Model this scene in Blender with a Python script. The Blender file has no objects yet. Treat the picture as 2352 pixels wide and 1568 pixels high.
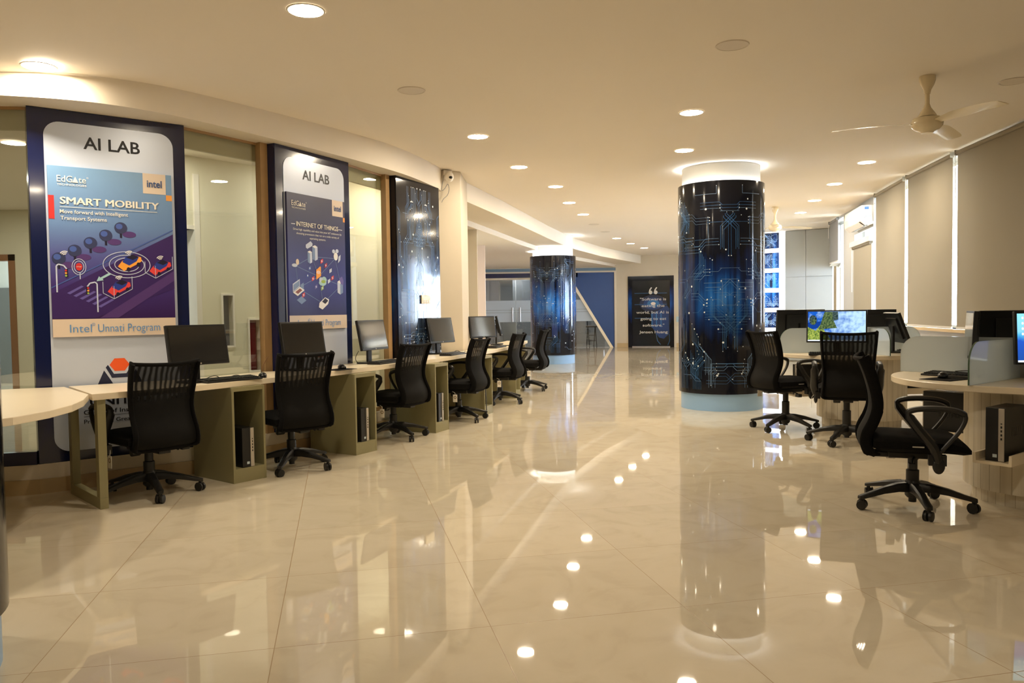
import bpy, bmesh, math, random
from mathutils import Vector, Matrix
PI = math.pi
R = math.radians
sc = bpy.context.scene
C = sc.collection
CEIL = 2.87
SOFF = 2.62

# ---------------------------------------------------------------- helpers
def S(r, g, b):
    def f(c):
        c /= 255.0
        return c / 12.92 if c <= 0.04045 else ((c + 0.055) / 1.055) ** 2.4
    return (f(r), f(g), f(b))

def mat(name, col, rough=0.5, metal=0.0, spec=0.5, coat=0.0, var=0.06, scale=6.0, bump=0.0, bscale=120.0, emit=None, estr=0.0, sheen=0.0):
    m = bpy.data.materials.new(name)
    m.use_nodes = True
    nt = m.node_tree
    b = nt.nodes['Principled BSDF']
    b.inputs['Roughness'].default_value = rough
    b.inputs['Metallic'].default_value = metal
    b.inputs['Specular IOR Level'].default_value = spec
    b.inputs['Coat Weight'].default_value = coat
    b.inputs['Coat Roughness'].default_value = 0.06
    b.inputs['Base Color'].default_value = (*col, 1)
    if sheen:
        b.inputs['Sheen Weight'].default_value = sheen
    tc = nt.nodes.new('ShaderNodeTexCoord')
    if var > 0:
        n = nt.nodes.new('ShaderNodeTexNoise')
        n.inputs['Scale'].default_value = scale
        n.inputs['Detail'].default_value = 4
        nt.links.new(tc.outputs['Object'], n.inputs['Vector'])
        mr = nt.nodes.new('ShaderNodeMapRange')
        mr.inputs['To Min'].default_value = 1 - var
        mr.inputs['To Max'].default_value = 1 + var
        nt.links.new(n.outputs['Fac'], mr.inputs['Value'])
        vm = nt.nodes.new('ShaderNodeVectorMath')
        vm.operation = 'SCALE'
        vm.inputs[0].default_value = col
        nt.links.new(mr.outputs['Result'], vm.inputs['Scale'])
        nt.links.new(vm.outputs['Vector'], b.inputs['Base Color'])
    if bump > 0:
        n2 = nt.nodes.new('ShaderNodeTexNoise')
        n2.inputs['Scale'].default_value = bscale
        nt.links.new(tc.outputs['Object'], n2.inputs['Vector'])
        bp = nt.nodes.new('ShaderNodeBump')
        bp.inputs['Strength'].default_value = bump
        bp.inputs['Distance'].default_value = 0.004
        nt.links.new(n2.outputs['Fac'], bp.inputs['Height'])
        nt.links.new(bp.outputs['Normal'], b.inputs['Normal'])
    if emit:
        b.inputs['Emission Color'].default_value = (*emit, 1)
        b.inputs['Emission Strength'].default_value = estr
    return m

def glass_mat(name, tint=(1, 1, 1), refl=0.08, rough=0.0, frost=0.0, frost_col=(0.8, 0.85, 0.85)):
    m = bpy.data.materials.new(name)
    m.use_nodes = True
    nt = m.node_tree
    nt.nodes.remove(nt.nodes['Principled BSDF'])
    out = nt.nodes['Material Output']
    tr = nt.nodes.new('ShaderNodeBsdfTransparent')
    tr.inputs['Color'].default_value = (*tint, 1)
    gl = nt.nodes.new('ShaderNodeBsdfGlossy')
    gl.inputs['Roughness'].default_value = rough
    base = tr.outputs[0]
    if frost > 0:
        df = nt.nodes.new('ShaderNodeBsdfDiffuse')
        df.inputs['Color'].default_value = (*frost_col, 1)
        tl = nt.nodes.new('ShaderNodeBsdfTranslucent')
        tl.inputs['Color'].default_value = (*frost_col, 1)
        a = nt.nodes.new('ShaderNodeMixShader')
        a.inputs[0].default_value = 0.4
        nt.links.new(df.outputs[0], a.inputs[1])
        nt.links.new(tl.outputs[0], a.inputs[2])
        mx = nt.nodes.new('ShaderNodeMixShader')
        mx.inputs[0].default_value = frost
        nt.links.new(tr.outputs[0], mx.inputs[1])
        nt.links.new(a.outputs[0], mx.inputs[2])
        base = mx.outputs[0]
    lw = nt.nodes.new('ShaderNodeLayerWeight')
    lw.inputs['Blend'].default_value = 0.35
    mr = nt.nodes.new('ShaderNodeMapRange')
    mr.inputs['To Min'].default_value = refl
    mr.inputs['To Max'].default_value = 0.9
    pw = nt.nodes.new('ShaderNodeMath')
    pw.operation = 'POWER'
    pw.inputs[1].default_value = 3.0
    nt.links.new(lw.outputs['Facing'], pw.inputs[0])
    nt.links.new(pw.outputs[0], mr.inputs['Value'])
    mx2 = nt.nodes.new('ShaderNodeMixShader')
    nt.links.new(mr.outputs['Result'], mx2.inputs[0])
    nt.links.new(base, mx2.inputs[1])
    nt.links.new(gl.outputs[0], mx2.inputs[2])
    nt.links.new(mx2.outputs[0], out.inputs['Surface'])
    return m

def emis(name, col, strength):
    m = bpy.data.materials.new(name)
    m.use_nodes = True
    nt = m.node_tree
    nt.nodes.remove(nt.nodes['Principled BSDF'])
    e = nt.nodes.new('ShaderNodeEmission')
    e.inputs['Color'].default_value = (*col, 1)
    e.inputs['Strength'].default_value = strength
    nt.links.new(e.outputs[0], nt.nodes['Material Output'].inputs['Surface'])
    return m

class MB:
    """collects shapes into one mesh"""
    def __init__(self):
        self.bm = bmesh.new()
    def face(self, pts, mi=0):
        vs = [self.bm.verts.new(p) for p in pts]
        f = self.bm.faces.new(vs)
        f.material_index = mi
        return f
    def box(self, x0, x1, y0, y1, z0, z1, mi=0, M=None):
        p = [(x, y, z) for z in (z0, z1) for y in (y0, y1) for x in (x0, x1)]
        if M is not None:
            p = [M @ Vector(q) for q in p]
        v = [self.bm.verts.new(q) for q in p]
        for idx in ((0, 2, 3, 1), (4, 5, 7, 6), (0, 1, 5, 4), (2, 6, 7, 3), (0, 4, 6, 2), (1, 3, 7, 5)):
            self.bm.faces.new([v[i] for i in idx]).material_index = mi
        return self
    def prism(self, pts, z0, z1, mi=0, M=None, top=None, side=None):
        """pts: ccw plan polygon"""
        f = (lambda q: M @ Vector(q)) if M is not None else (lambda q: q)
        lo = [self.bm.verts.new(f((x, y, z0))) for x, y in pts]
        hi = [self.bm.verts.new(f((x, y, z1))) for x, y in pts]
        n = len(pts)
        self.bm.faces.new(hi).material_index = mi if top is None else top
        self.bm.faces.new(lo[::-1]).material_index = mi
        for i in range(n):
            j = (i + 1) % n
            self.bm.faces.new((lo[i], lo[j], hi[j], hi[i])).material_index = mi if side is None else side
        return self
    def lathe(self, prof, n=32, c=(0, 0, 0), mi=0, M=None, a0=0.0, a1=2 * PI, cap=True):
        full = abs(a1 - a0 - 2 * PI) < 1e-6
        m = n if full else n + 1
        rings = []
        for r, z in prof:
            ring = []
            for i in range(m):
                a = a0 + (a1 - a0) * i / n
                p = Vector((c[0] + r * math.cos(a), c[1] + r * math.sin(a), c[2] + z))
                ring.append(self.bm.verts.new(M @ p if M is not None else p))
            rings.append(ring)
        for k in range(len(rings) - 1):
            for i in range(n):
                j = (i + 1) % m
                self.bm.faces.new((rings[k][i], rings[k][j], rings[k + 1][j], rings[k + 1][i])).material_index = mi
        if cap and full:
            if prof[0][0] > 1e-5:
                self.bm.faces.new(rings[0][::-1]).material_index = mi
            if prof[-1][0] > 1e-5:
                self.bm.faces.new(rings[-1]).material_index = mi
        return self
    def tube(self, path, r, n=8, mi=0, closed=False, flat=1.0, up=Vector((0, 0, 1))):
        P = [Vector(p) for p in path]
        rr = r if isinstance(r, (list, tuple)) else [r] * len(P)
        rings = []
        for i, p in enumerate(P):
            if closed:
                t = P[(i + 1) % len(P)] - P[i - 1]
            else:
                t = P[min(i + 1, len(P) - 1)] - P[max(i - 1, 0)]
            t.normalize()
            a = up.cross(t)
            if a.length < 1e-3:
                a = Vector((1, 0, 0)).cross(t)
            a.normalize()
            b = t.cross(a)
            rings.append([self.bm.verts.new(p + (a * math.cos(2 * PI * k / n) + b * math.sin(2 * PI * k / n) * flat) * rr[i]) for k in range(n)])
        L = len(rings)
        for i in range(L if closed else L - 1):
            A, B = rings[i], rings[(i + 1) % L]
            for k in range(n):
                self.bm.faces.new((A[k], A[(k + 1) % n], B[(k + 1) % n], B[k])).material_index = mi
        if not closed:
            self.bm.faces.new(rings[0][::-1]).material_index = mi
            self.bm.faces.new(rings[-1]).material_index = mi
        return self
    def cyl(self, c, r, z0, z1, n=24, mi=0):
        return self.lathe([(r, z0), (r, z1)], n, (c[0], c[1], 0), mi)
    def sphere(self, c, r, sx=1, sy=1, sz=1, mi=0, n=16):
        prof = [(max(1e-6, math.cos(-PI / 2 + PI * i / 10)) * r, math.sin(-PI / 2 + PI * i / 10) * r) for i in range(11)]
        M = Matrix.Translation(c) @ Matrix.Diagonal((sx, sy, sz, 1))
        return self.lathe(prof, n, (0, 0, 0), mi, M, cap=False)
    def build(self, name, mats, parent=None, smooth=False, bevel=0.0, seg=2, recalc=True):
        bm = self.bm
        bmesh.ops.remove_doubles(bm, verts=bm.verts, dist=1e-6)
        if recalc:
            bmesh.ops.recalc_face_normals(bm, faces=bm.faces)
        if bevel > 0:
            ed = [e for e in bm.edges if len(e.link_faces) == 2 and e.calc_face_angle(0) > R(35)]
            bmesh.ops.bevel(bm, geom=ed, offset=bevel, segments=seg, affect='EDGES', profile=0.6, clamp_overlap=True)
        me = bpy.data.meshes.new(name)
        bm.to_mesh(me)
        bm.free()
        for m in (mats if isinstance(mats, (list, tuple)) else [mats]):
            me.materials.append(m)
        if smooth:
            for p in me.polygons:
                p.use_smooth = True
            if hasattr(me, 'set_sharp_from_angle'):
                me.set_sharp_from_angle(angle=R(40))
        o = bpy.data.objects.new(name, me)
        C.objects.link(o)
        if parent is not None:
            o.parent = parent
        return o

def tag(o, label=None, cat=None, group=None, kind=None):
    if label: o['label'] = label
    if cat: o['category'] = cat
    if group: o['group'] = group
    if kind: o['kind'] = kind
    return o

def thing(name, label, cat, loc=(0, 0, 0), rz=0.0, group=None):
    o = bpy.data.objects.new(name, None)
    o.empty_display_size = 0.1
    C.objects.link(o)
    o.location = loc
    o.rotation_euler = (0, 0, rz)
    return tag(o, label, cat, group)

def copy_tree(o, parent=None):
    c = o.copy()
    C.objects.link(c)
    c.parent = parent
    for ch in list(o.children):
        copy_tree(ch, c)
    return c

def struct(o, label=None, cat=None):
    return tag(o, label, cat, None, 'structure')

def dirang(d):
    return math.atan2(d[1], d[0])

def wall_strip(mb, pts, z0, z1, t=0.12, mi=0):
    """thin wall along a polyline, thickened to its left-hand side"""
    P = [Vector((x, y)) for x, y in pts]
    off = []
    for i, p in enumerate(P):
        d = (P[min(i + 1, len(P) - 1)] - P[max(i - 1, 0)]).normalized()
        off.append(p + Vector((-d.y, d.x)) * t)
    for i in range(len(P) - 1):
        mb.prism([tuple(P[i]), tuple(P[i + 1]), tuple(off[i + 1]), tuple(off[i])], z0, z1, mi)
    return mb

_textcache = {}
def text_mesh(s, bold=0.0):
    k = (s, bold)
    if k in _textcache:
        return _textcache[k]
    cu = bpy.data.curves.new('lettering_curve', 'FONT')
    cu.body = s
    cu.offset = bold
    cu.resolution_u = 3
    o = bpy.data.objects.new('lettering_curve', cu)
    C.objects.link(o)
    dg = bpy.context.evaluated_depsgraph_get()
    me = bpy.data.meshes.new_from_object(o.evaluated_get(dg))
    V = [tuple(v.co[:2]) for v in me.vertices]
    F = [tuple(p.vertices) for p in me.polygons]
    bpy.data.objects.remove(o)
    bpy.data.curves.remove(cu)
    bpy.data.meshes.remove(me)
    _textcache[k] = (V, F)
    return V, F

def put_text(mb, s, x0, x1, zb, h, mi=0, y=-0.004, bold=0.0, M=None, shear=0.0):
    """text in the local XZ plane facing -Y; x0..x1 its width, h its cap height"""
    V, F = text_mesh(s, bold)
    xs = [v[0] for v in V]
    a, b = min(xs), max(xs)
    sx = (x1 - x0) / (b - a)
    sy = h / 0.72
    vs = []
    for v in V:
        p = Vector((x0 + (v[0] - a) * sx + shear * v[1] * sy, y, zb + v[1] * sy))
        vs.append(mb.bm.verts.new(M @ p if M is not None else p))
    for f in F:
        try:
            mb.bm.faces.new([vs[i] for i in f]).material_index = mi
        except ValueError:
            pass

# ---------------------------------------------------------------- materials
M = {}
M['white_paint'] = mat('white_paint', S(232, 222, 205), 0.6, var=0.02)
M['ceiling_paint'] = mat('ceiling_paint', S(240, 232, 220), 0.75, var=0.015, scale=1.5)
M['cream_paint'] = mat('cream_paint', S(208, 196, 174), 0.55, var=0.02)
M['corridor_paint'] = mat('corridor_paint', S(226, 221, 198), 0.6, var=0.03, scale=2)
M['skirting_tile'] = mat('skirting_tile', S(196, 172, 132), 0.25, var=0.06, scale=5)
M['navy'] = mat('navy_laminate', S(14, 24, 66), 0.16, coat=0.4, var=0.12, scale=2)
M['silver_board'] = mat('silver_board', S(204, 214, 234), 0.3, metal=0.15, var=0.03, scale=1.2)
M['wood_post'] = mat('wood_post', S(176, 142, 98), 0.5, var=0.15, scale=9)
M['worktop'] = mat('worktop_laminate', S(238, 224, 198), 0.3, var=0.03, scale=3)
M['olive'] = mat('olive_laminate', S(146, 140, 104), 0.45, var=0.05, scale=4)
M['olive_edge'] = mat('olive_edge', S(184, 172, 126), 0.4, var=0.04)
M['black_plastic'] = mat('black_plastic', S(26, 25, 24), 0.42, var=0.15, scale=30, bump=0.05, bscale=300)
M['black_fabric'] = mat('black_fabric', S(15, 14, 14), 0.9, spec=0.15, var=0.3, scale=60, bump=0.25, bscale=500)
M['black_gloss'] = mat('black_gloss', S(14, 14, 15), 0.2, var=0.05)
M['bezel'] = mat('bezel_plastic', S(22, 22, 22), 0.35, var=0.05)
M['screen_off'] = mat('screen_off', S(26, 27, 30), 0.1, spec=0.9, coat=0.8, var=0.03)
M['silver_plastic'] = mat('silver_plastic', S(190, 182, 170), 0.35, metal=0.4, var=0.03)
M['steel'] = mat('brushed_steel', S(190, 190, 190), 0.3, metal=0.9, var=0.08, scale=40)
M['paper'] = mat('paper_white', S(236, 230, 220), 0.7, var=0.02)
M['ivory'] = mat('ivory_plastic', S(228, 214, 184), 0.35, var=0.02)
M['fan_enamel'] = mat('fan_enamel', S(232, 218, 186), 0.22, coat=0.3, var=0.02)
M['led_warm'] = emis('downlight_diffuser', (1.0, 0.855, 0.64), 225)
M['fill_office'] = emis('office_fill_light', (0.92, 0.97, 1.0), 260)
M['fill_corridor'] = emis('corridor_fill_light', (1.0, 0.94, 0.82), 150)
M['led_cool'] = emis('cove_led', (0.92, 0.96, 1.0), 42)
M['panel_glow'] = emis('display_light', (0.93, 0.97, 1.0), 3.0)
M['lamp_off'] = mat('lamp_off', S(224, 214, 200), 0.4, var=0.02)
M['trim_white'] = mat('trim_white', S(240, 234, 224), 0.4, var=0.01)
M['column_base'] = mat('column_base_blue', S(146, 184, 226), 0.35, var=0.02)
M['column_core'] = mat('column_core_white', S(240, 238, 228), 0.5, var=0.02)
M['glass'] = glass_mat('window_glass', (0.93, 0.955, 0.92), 0.14)
M['door_glass'] = glass_mat('door_glass', (0.74, 0.77, 0.80), 0.14, 0.02)
M['frost'] = glass_mat('frosted_glass', (0.85, 0.92, 0.9), 0.05, 0.1, 0.82, (0.80, 0.87, 0.93))
M['frost_film'] = glass_mat('frosted_film', (0.8, 0.85, 0.88), 0.06, 0.12, 0.75, (0.70, 0.75, 0.80))
M['glass_edge'] = mat('glass_edge_green', S(86, 108, 92), 0.15, var=0.05)
M['blue_board'] = mat('blue_board', S(34, 66, 120), 0.5, var=0.03)
M['blue_grey'] = mat('blue_grey_board', S(112, 134, 152), 0.5, var=0.03)
M['grey_wall'] = mat('grey_wall', S(176, 176, 174), 0.6, var=0.03)
M['concrete'] = mat('concrete_grey', S(150, 150, 148), 0.7, var=0.15, scale=2.5)
M['blind'] = mat('blind_fabric', S(152, 144, 128), 0.85, spec=0.2, var=0.04, scale=1.6, bump=0.15, bscale=700)
M['blind_shade'] = mat('blind_fabric_grey', S(150, 150, 150), 0.85, spec=0.2, var=0.04, scale=1.6)
M['alu'] = mat('window_aluminium', S(225, 222, 214), 0.35, metal=0.2, var=0.02)
M['sill'] = mat('sill_stone', S(214, 190, 150), 0.25, var=0.06)
M['transom'] = mat('transom_board', S(170, 160, 124), 0.6, var=0.05)
M['orange'] = mat('print_orange', S(238, 92, 36), 0.45, var=0.0)
M['print_navy'] = mat('print_navy', S(26, 34, 66), 0.45, var=0.0)
M['print_black'] = mat('print_black', S(22, 24, 36), 0.45, var=0.0)
M['cable'] = mat('cable_black', S(20, 19, 18), 0.5, var=0.0)
M['tan_cable'] = mat('cable_brown', S(120, 84, 52), 0.5, var=0.0)
M['brown_door'] = mat('brown_door_frame', S(150, 108, 76), 0.45, var=0.12, scale=8)

_pc = {}
def pcol(r, g, b, rough=0.35):
    k = (r, g, b)
    if k not in _pc:
        _pc[k] = mat('print_%02x%02x%02x' % k, S(r, g, b), rough, var=0.0)
    return _pc[k]

def floor_material():
    m = bpy.data.materials.new('polished_floor_tile')
    m.use_nodes = True
    nt = m.node_tree
    N, L = nt.nodes.new, nt.links.new
    b = nt.nodes['Principled BSDF']
    tc = N('ShaderNodeTexCoord')
    mp = N('ShaderNodeMapping')
    mp.vector_type = 'POINT'
    T = 0.792
    yaw = 0.2155
    # tile axes turned by yaw; the grid passes through (-1.644, 2.62)
    ox, oy = -1.644, 2.62
    c, s = math.cos(-yaw), math.sin(-yaw)
    mp.inputs['Rotation'].default_value = (0, 0, -yaw)
    mp.inputs['Scale'].default_value = (1, 1, 1)
    mp.inputs['Location'].default_value = (-(c * ox - s * oy), -(s * ox + c * oy), 0)
    L(tc.outputs['Object'], mp.inputs['Vector'])
    sp = N('ShaderNodeSeparateXYZ')
    L(mp.outputs[0], sp.inputs[0])
    ds = []
    cells = []
    for ax in ('X', 'Y'):
        dv = N('ShaderNodeMath'); dv.operation = 'DIVIDE'; dv.inputs[1].default_value = T
        L(sp.outputs[ax], dv.inputs[0])
        fl = N('ShaderNodeMath'); fl.operation = 'FLOOR'
        L(dv.outputs[0], fl.inputs[0])
        cells.append(fl)
        pp = N('ShaderNodeMath'); pp.operation = 'PINGPONG'; pp.inputs[1].default_value = 0.5
        L(dv.outputs[0], pp.inputs[0])
        ds.append(pp)
    mn = N('ShaderNodeMath'); mn.operation = 'MINIMUM'
    L(ds[0].outputs[0], mn.inputs[0]); L(ds[1].outputs[0], mn.inputs[1])
    grout = N('ShaderNodeMapRange')
    grout.inputs['From Min'].default_value = 0.0012
    grout.inputs['From Max'].default_value = 0.0026
    grout.inputs['To Min'].default_value = 1.0
    grout.inputs['To Max'].default_value = 0.0
    L(mn.outputs[0], grout.inputs['Value'])
    cv = N('ShaderNodeCombineXYZ')
    L(cells[0].outputs[0], cv.inputs[0]); L(cells[1].outputs[0], cv.inputs[1])
    wn = N('ShaderNodeTexWhiteNoise'); wn.noise_dimensions = '3D'
    L(cv.outputs[0], wn.inputs['Vector'])
    # veins
    n1 = N('ShaderNodeTexNoise'); n1.inputs['Scale'].default_value = 3.4; n1.inputs['Detail'].default_value = 8; n1.inputs['Distortion'].default_value = 1.6
    sh = N('ShaderNodeVectorMath'); sh.operation = 'MULTIPLY_ADD'; sh.inputs[1].default_value = (13, 7, 5)
    L(wn.outputs['Color'], sh.inputs[0]); L(mp.outputs[0], sh.inputs[2])
    L(sh.outputs[0], n1.inputs['Vector'])
    vr = N('ShaderNodeValToRGB')
    vr.color_ramp.elements[0].position = 0.36; vr.color_ramp.elements[0].color = (*S(210, 198, 176), 1)
    vr.color_ramp.elements[1].position = 0.62; vr.color_ramp.elements[1].color = (*S(218, 207, 186), 1)
    e = vr.color_ramp.elements.new(0.46); e.color = (*S(215, 204, 182), 1)
    L(n1.outputs['Fac'], vr.inputs['Fac'])
    tv = N('ShaderNodeMapRange'); tv.inputs['To Min'].default_value = 0.95; tv.inputs['To Max'].default_value = 1.03
    L(wn.outputs['Value'], tv.inputs['Value'])
    vs = N('ShaderNodeVectorMath'); vs.operation = 'SCALE'
    L(vr.outputs['Color'], vs.inputs[0]); L(tv.outputs['Result'], vs.inputs['Scale'])
    mx = N('ShaderNodeMix'); mx.data_type = 'RGBA'
    L(grout.outputs['Result'], mx.inputs['Factor'])
    L(vs.outputs['Vector'], mx.inputs[6])
    mx.inputs[7].default_value = (*S(150, 122, 82), 1)
    L(mx.outputs[2], b.inputs['Base Color'])
    rg = N('ShaderNodeMapRange'); rg.inputs['To Min'].default_value = 0.022; rg.inputs['To Max'].default_value = 0.5
    L(grout.outputs['Result'], rg.inputs['Value'])
    L(rg.outputs['Result'], b.inputs['Roughness'])
    b.inputs['Specular IOR Level'].default_value = 0.55
    return m
M['floor'] = floor_material()

def circuit_material(name, strength=1.0, zc=1.35, zs=0.75, glow=0.0):
    """printed vinyl: near-black ground with cloudy blue light in the picture"""
    m = bpy.data.materials.new(name)
    m.use_nodes = True
    nt = m.node_tree
    N, L = nt.nodes.new, nt.links.new
    b = nt.nodes['Principled BSDF']
    tc = N('ShaderNodeTexCoord')
    mp = N('ShaderNodeMapping'); mp.inputs['Scale'].default_value = (1.6, 1.6, 0.9)
    L(tc.outputs['Object'], mp.inputs['Vector'])
    n = N('ShaderNodeTexNoise'); n.inputs['Scale'].default_value = 1.7; n.inputs['Detail'].default_value = 3
    L(mp.outputs[0], n.inputs['Vector'])
    mp2 = N('ShaderNodeMapping'); mp2.inputs['Scale'].default_value = (14, 14, 0.5)
    L(tc.outputs['Object'], mp2.inputs['Vector'])
    n2 = N('ShaderNodeTexNoise'); n2.inputs['Scale'].default_value = 1.0; n2.inputs['Detail'].default_value = 2
    L(mp2.outputs[0], n2.inputs['Vector'])
    sp = N('ShaderNodeSeparateXYZ')
    L(tc.outputs['Object'], sp.inputs[0])
    d = N('ShaderNodeMath'); d.operation = 'SUBTRACT'; d.inputs[1].default_value = zc
    L(sp.outputs['Z'], d.inputs[0])
    d2 = N('ShaderNodeMath'); d2.operation = 'DIVIDE'; d2.inputs[1].default_value = zs
    L(d.outputs[0], d2.inputs[0])
    d3 = N('ShaderNodeMath'); d3.operation = 'ABSOLUTE'
    L(d2.outputs[0], d3.inputs[0])
    g = N('ShaderNodeMapRange'); g.interpolation_type = 'SMOOTHSTEP'
    g.inputs['From Min'].default_value = 0.0; g.inputs['From Max'].default_value = 1.25
    g.inputs['To Min'].default_value = 1.0; g.inputs['To Max'].default_value = 0.0
    L(d3.outputs[0], g.inputs['Value'])
    a = N('ShaderNodeMath'); a.operation = 'MULTIPLY'
    L(n.outputs['Fac'], a.inputs[0]); L(n2.outputs['Fac'], a.inputs[1])
    a2 = N('ShaderNodeMath'); a2.operation = 'MULTIPLY'
    L(a.outputs[0], a2.inputs[0]); L(g.outputs['Result'], a2.inputs[1])
    cr = N('ShaderNodeValToRGB')
    E = cr.color_ramp.elements
    E[0].position = 0.10 / strength; E[0].color = (0.006, 0.007, 0.013, 1)
    E[1].position = 0.46 / strength; E[1].color = (0.05 * strength, 0.22 * strength, 0.62 * strength, 1)
    e = E.new(0.22 / strength); e.color = (0.006, 0.022 * strength, 0.10 * strength, 1)
    e = E.new(0.33 / strength); e.color = (0.012, 0.08 * strength, 0.30 * strength, 1)
    L(a2.outputs[0], cr.inputs['Fac'])
    L(cr.outputs['Color'], b.inputs['Base Color'])
    if glow:
        L(cr.outputs['Color'], b.inputs['Emission Color'])
        b.inputs['Emission Strength'].default_value = glow
    b.inputs['Roughness'].default_value = 0.10
    b.inputs['Specular IOR Level'].default_value = 0.3
    b.inputs['Coat Weight'].default_value = 0.08
    b.inputs['Coat Roughness'].default_value = 0.05
    return m
M['circuit'] = circuit_material('circuit_vinyl')
M['circuit_bright'] = circuit_material('circuit_vinyl_bright', 1.3)
M['trace'] = mat('circuit_trace', S(52, 98, 146), 0.3, var=0.6, scale=2.5)
M['trace_pale'] = mat('circuit_trace_pale', S(96, 124, 156), 0.3, var=0.3, scale=3)
M['via'] = mat('circuit_dot', S(214, 222, 228), 0.3, var=0.0)
M['chip'] = mat('circuit_chip_blue', S(18, 42, 96), 0.3, var=0.4, scale=4)

def grad_material(name, stops, z0, z1, rough=0.35):
    m = bpy.data.materials.new(name)
    m.use_nodes = True
    nt = m.node_tree
    N, L = nt.nodes.new, nt.links.new
    b = nt.nodes['Principled BSDF']
    tc = N('ShaderNodeTexCoord')
    sp = N('ShaderNodeSeparateXYZ')
    L(tc.outputs['Object'], sp.inputs[0])
    mr = N('ShaderNodeMapRange')
    mr.inputs['From Min'].default_value = z0; mr.inputs['From Max'].default_value = z1
    L(sp.outputs['Z'], mr.inputs['Value'])
    cr = N('ShaderNodeValToRGB')
    E = cr.color_ramp.elements
    E[0].position = stops[0][0]; E[0].color = (*S(*stops[0][1]), 1)
    E[1].position = stops[-1][0]; E[1].color = (*S(*stops[-1][1]), 1)
    for p, c in stops[1:-1]:
        e = E.new(p); e.color = (*S(*c), 1)
    L(mr.outputs['Result'], cr.inputs['Fac'])
    L(cr.outputs['Color'], b.inputs['Base Color'])
    b.inputs['Roughness'].default_value = rough
    return m

def mesh_fabric():
    """chair back netting: black, its open upper weave lets some of the view through"""
    m = bpy.data.materials.new('chair_mesh_netting')
    m.use_nodes = True
    nt = m.node_tree
    N, L = nt.nodes.new, nt.links.new
    b = nt.nodes['Principled BSDF']
    b.inputs['Base Color'].default_value = (*S(17, 16, 15), 1)
    b.inputs['Roughness'].default_value = 0.85
    b.inputs['Specular IOR Level'].default_value = 0.2
    tc = N('ShaderNodeTexCoord')
    sp = N('ShaderNodeSeparateXYZ')
    L(tc.outputs['Object'], sp.inputs[0])
    w = N('ShaderNodeTexWave'); w.wave_type = 'BANDS'; w.bands_direction = 'X'
    w.inputs['Scale'].default_value = 9.0; w.inputs['Distortion'].default_value = 3.0; w.inputs['Detail'].default_value = 1
    L(tc.outputs['Object'], w.inputs['Vector'])
    mr = N('ShaderNodeMapRange'); mr.interpolation_type = 'SMOOTHSTEP'
    mr.inputs['From Min'].default_value = 0.60; mr.inputs['From Max'].default_value = 0.72
    mr.inputs['To Min'].default_value = 0.0; mr.inputs['To Max'].default_value = 0.10
    L(sp.outputs['Z'], mr.inputs['Value'])
    mu = N('ShaderNodeMath'); mu.operation = 'MULTIPLY'
    L(w.outputs['Fac'], mu.inputs[0]); L(mr.outputs['Result'], mu.inputs[1])
    tr = N('ShaderNodeBsdfTransparent')
    mx = N('ShaderNodeMixShader')
    L(mu.outputs[0], mx.inputs[0]); L(b.outputs[0], mx.inputs[1]); L(tr.outputs[0], mx.inputs[2])
    L(mx.outputs[0], nt.nodes['Material Output'].inputs['Surface'])
    return m
M['netting'] = mesh_fabric()

def slat_material():
    """pale wood-print cladding, one board every 9 degrees round the drum"""
    m = bpy.data.materials.new('pale_slat_cladding')
    m.use_nodes = True
    nt = m.node_tree
    N, L = nt.nodes.new, nt.links.new
    b = nt.nodes['Principled BSDF']
    tc = N('ShaderNodeTexCoord')
    sp = N('ShaderNodeSeparateXYZ'); L(tc.outputs['Object'], sp.inputs[0])
    at = N('ShaderNodeMath'); at.operation = 'ARCTAN2'
    L(sp.outputs['Y'], at.inputs[0]); L(sp.outputs['X'], at.inputs[1])
    dv = N('ShaderNodeMath'); dv.operation = 'MULTIPLY'; dv.inputs[1].default_value = 40 / (2 * PI)
    L(at.outputs[0], dv.inputs[0])
    pp = N('ShaderNodeMath'); pp.operation = 'PINGPONG'; pp.inputs[1].default_value = 0.5
    L(dv.outputs[0], pp.inputs[0])
    gr = N('ShaderNodeMapRange'); gr.inputs['From Min'].default_value = 0.008; gr.inputs['From Max'].default_value = 0.03
    L(pp.outputs[0], gr.inputs['Value'])
    fl = N('ShaderNodeMath'); fl.operation = 'FLOOR'; L(dv.outputs[0], fl.inputs[0])
    wn = N('ShaderNodeTexWhiteNoise'); wn.noise_dimensions = '1D'; L(fl.outputs[0], wn.inputs['W'])
    mp = N('ShaderNodeMapping'); mp.inputs['Scale'].default_value = (25, 25, 1.5); L(tc.outputs['Object'], mp.inputs['Vector'])
    n = N('ShaderNodeTexNoise'); n.inputs['Scale'].default_value = 1.0; n.inputs['Detail'].default_value = 4; L(mp.outputs[0], n.inputs['Vector'])
    ad = N('ShaderNodeMath'); ad.operation = 'MULTIPLY_ADD'; ad.inputs[1].default_value = 0.35
    L(wn.outputs['Value'], ad.inputs[0]); L(n.outputs['Fac'], ad.inputs[2])
    cr = N('ShaderNodeValToRGB')
    cr.color_ramp.elements[0].position = 0.3; cr.color_ramp.elements[0].color = (*S(206, 196, 176), 1)
    cr.color_ramp.elements[1].position = 0.9; cr.color_ramp.elements[1].color = (*S(232, 224, 206), 1)
    L(ad.outputs[0], cr.inputs['Fac'])
    mx = N('ShaderNodeMix'); mx.data_type = 'RGBA'
    L(gr.outputs['Result'], mx.inputs['Factor'])
    mx.inputs[6].default_value = (*S(150, 136, 108), 1)
    L(cr.outputs['Color'], mx.inputs[7])
    L(mx.outputs[2], b.inputs['Base Color'])
    b.inputs['Roughness'].default_value = 0.45
    return m
M['slat'] = slat_material()

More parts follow.
